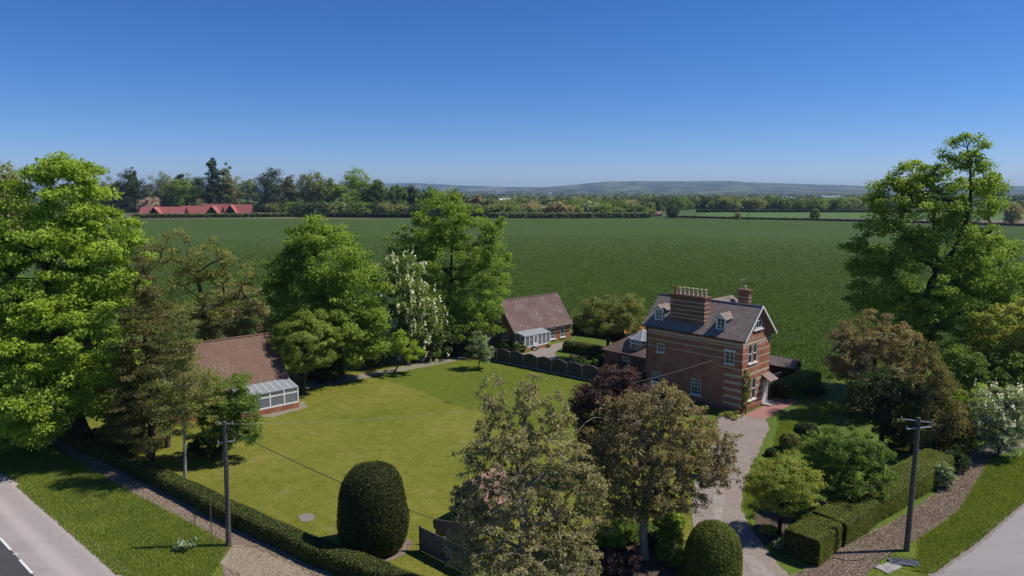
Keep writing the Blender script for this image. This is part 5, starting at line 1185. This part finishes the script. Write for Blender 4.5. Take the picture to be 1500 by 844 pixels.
for (px, base, tp, hw, i, lb) in ((1193, 321.5, 306, 8, 0, 'single round green tree alone in the far pasture'), (1080, 322, 311, 5, 4, 'tiny bare brownish tree on the dark field margin'), (1482, 327, 298, 17, 4, 'lone round brownish tree in the far pasture at the right edge')):
    g_ = G(px, base); k = mpp(g_.y); put(i, g_.x, g_.y, hw * k / ph0, (base - tp) * k / ph0, lb, None)
# field hedges
def field_hedge(label, pts, w_, h, lm, seed, dens=2.2, size=.8):
    return hedge('field_hedge', label, pts, w_, h, lm, dens, size, seed, wob=.12, rnd=.8, round_=.4, cat='hedge')
field_hedge('pale leafy hedge between the red barns and the crop field', [(196, 319.5), (300, 319), (438, 318)], 5, 2.6, 'faroak', 71, 3.0)
field_hedge('flowering hedge along the far edge of the crop field', [(715, 319.5), (820, 319.8), (950, 319.2)], 5, 3.4, 'silver', 72, 2.6)
field_hedge('dark hedge at the foot of the left wood', [(436, 318.6), (560, 319.2), (720, 319.8)], 4, 3.2, 'deep', 73, 2.4)
field_hedge('low dark hedge line along the ploughed strip', [(985, 318.8), (1080, 320.8), (1260, 324.6), (1520, 332)], 2.0, 1.3, 'deep', 74, 2.0, .6)
field_hedge('thin hedge line beyond the near pasture', [(1020, 311), (1160, 311.2), (1400, 311.5)], 4, 2.2, 'deep', 75, 1.0, 1.2)
for (px, base, h) in ((1095.5, 331, 12),):
    b = G(px, base); m_ = MB(); m_.tube([(0, 0, 0), (0, 0, 10)], .16, 6); m_.tube([(-.9, 0, 9.4), (.9, 0, 9.4)], .08, 5); o = m_.build('utility_pole', M['pole'], None, b); tag(o, 'distant thin utility pole standing in the far crop', 'utility pole')
# white gabled farmhouse and farm buildings along the hedge
def far_house(label, px, base, w_px, h_px, wallm, roofm, rot=0.0, group=None, lr=1.6):
    b = G(px, base); k = mpp(b.y); w_, h = w_px * k, h_px * k; l = w_ * lr
    s = empty('distant_house', b, rot, label, 'house', group); m_ = MB(); e = h * .55; m_.box(-l / 2, l / 2, -w_ / 2, w_ / 2, 0, e)
    for x in (-l / 2, l / 2): m_.face([(x, -w_ / 2, e), (x, w_ / 2, e), (x, 0, h)])
    m_.build('wall', M[wallm], s); m_ = MB(); o_ = w_ * .04
    for sg in (-1, 1): m_.slab([(-l / 2 - o_, sg * (w_ / 2 + o_), e - .3), (l / 2 + o_, sg * (w_ / 2 + o_), e - .3), (l / 2 + o_, 0, h + .1), (-l / 2 - o_, 0, h + .1)], .3)
    m_.build('roof', M[roofm], s); return s
M['render'] = plain('pale_render', (.62, .58, .52)); M['farroof'] = plain('far_brown_roof', (.18, .10, .08)); M['greyroof'] = plain('far_grey_roof', (.2, .2, .21))
far_house('white gabled farmhouse among trees at the far edge of the field', 985.5, 318, 5, 7, 'render', 'farroof', R(80))
far_house('brown roofed house partly hidden by the long field hedge', 838, 316, 8, 10, 'render', 'farroof', R(20))
far_house('brown roofed farm building left of the white gabled farmhouse', 962, 317, 8, 7, 'brownbrick', 'farroof', R(10))
rr = random.Random(11)
spots_ = sorted((rr.choice([rr.uniform(705, 900), rr.uniform(705, 1150), rr.uniform(705, 1250)]), rr.uniform(285.2, 291.5)) for _ in range(64))
for i, (px, base) in enumerate(spots_):
    wm = rr.choice(['render', 'render', 'brownbrick', 'white'])
    far_house('tiny %s house, %s from the left in the distant town' % ({'render': 'cream', 'brownbrick': 'brown', 'white': 'white'}[wm], ordinal(i)), px, base, rr.uniform(1.6, 3.0), rr.uniform(1.8, 3.2), wm, rr.choice(['farroof', 'greyroof', 'farroof']), rr.uniform(0, 3.1), 'houses of the distant town')
for (px, base, l, h, lb) in ((744, 296.3, 28, 2.4, 'long white glasshouse left in the distance above the field hedge'), (850, 296.5, 16, 2.2, 'short white warehouse in the middle distance'), (1215, 291.8, 28, 2.6, 'long white warehouse below the hills near the towering oak'), (1150, 292.6, 20, 2.0, 'low pale warehouse left of the long white warehouse'), (805, 287.8, 6, 3.6, 'tall pale block standing up in the distant town'), (730, 285.2, 5, 3.4, 'white block at the left end of the distant town')):
    b = G(px, base); k = mpp(b.y); far = empty('warehouse', b, 0, lb, 'warehouse'); m_ = MB(); w_, h2 = l * k, h * k; m_.box(-w_ / 2, w_ / 2, -30, 30, 0, h2); m_.build('wall', M['white'], far)
    m_ = MB()
    for sg in (-1, 1): m_.slab([(-w_ / 2 - 1, sg * 31, h2 - .3), (w_ / 2 + 1, sg * 31, h2 - .3), (w_ / 2 + 1, 0, h2 + 4), (-w_ / 2 - 1, 0, h2 + 4)], .5)
    m_.build('roof', M['metal'] if 'glass' not in lb else M['white'], far)
# far woodland as mass
def far_mass(name, label, rows, leafm, seed):
    rng = np.random.RandomState(seed); Vs = []; Fs = []; Ts = []; o = 0
    for (x0, x1, b0, b1, hpx, n) in rows:
        px = x0 + (x1 - x0) * rng.rand(n); bs = b0 + (b1 - b0) * rng.rand(n)
        # clustered
        px = px + 14 * np.sin(px / 17.0 + bs * 3)
        for a, b in zip(px, bs):
            g_ = G(a, b); k = mpp(g_.y); h = hpx * (.6 + .8 * rng.rand()) * k; h = min(h, 16); r = h * (.5 + .5 * rng.rand()); m = 26
            d = rng.randn(m, 3); d /= np.linalg.norm(d, axis=1, keepdims=True); P = np.array([g_.x, g_.y, h * .55]) + d * np.array([r, r, h * .5]) * (.75 + .35 * rng.rand(m, 1)); P[:, 2] = np.maximum(P[:, 2], .5)
            V, F = leaf_quads(P, d + rng.randn(m, 3) * .5, r * .75, rng, .8); Vs.append(V); Fs.append(F + o); Ts.append(np.full(len(F), rng.rand()) * .7 + rng.rand(len(F)) * .3); o += len(V)
    ob_ = link(name, np_mesh(name, np.concatenate(Vs), np.concatenate(Fs), np.concatenate(Ts)), M[leafm]); tag(ob_, label, 'woodland', None, 'stuff')
far_mass('distant_woodland', 'mass of dark trees filling the plain below the hills', [(560, 1560, 284.5, 288, 1.5, 650), (640, 1540, 288, 294, 2.8, 480), (640, 1540, 294, 303, 6, 260), (-200, 640, 286, 305, 8, 200)], 'fardark', 81)
far_mass('distant_treeline', 'mass of olive and green trees mixed through the far plain', [(600, 1560, 284.5, 289, 1.6, 600), (640, 1540, 289, 296, 3, 360), (700, 1280, 296, 303, 6, 150)], 'faroak', 82)

# ------------------------------------------------------------------ haze
m_ = MB(); m_.box(-13500, 13500, -900, 13500, -1, 190); hz = m_.build('haze', [], None)
t = NT('air'); vp = t.n("ShaderNodeVolumePrincipled"); vp.inputs['Density'].default_value = 7.5e-5; vp.inputs['Color'].default_value = (.54, .73, 1.0, 1); vp.inputs['Anisotropy'].default_value = .2
t.t.links.new(vp.outputs[0], t.out.inputs['Volume']); hz.data.materials.append(t.m); tag(hz, None, None, None, 'stuff')
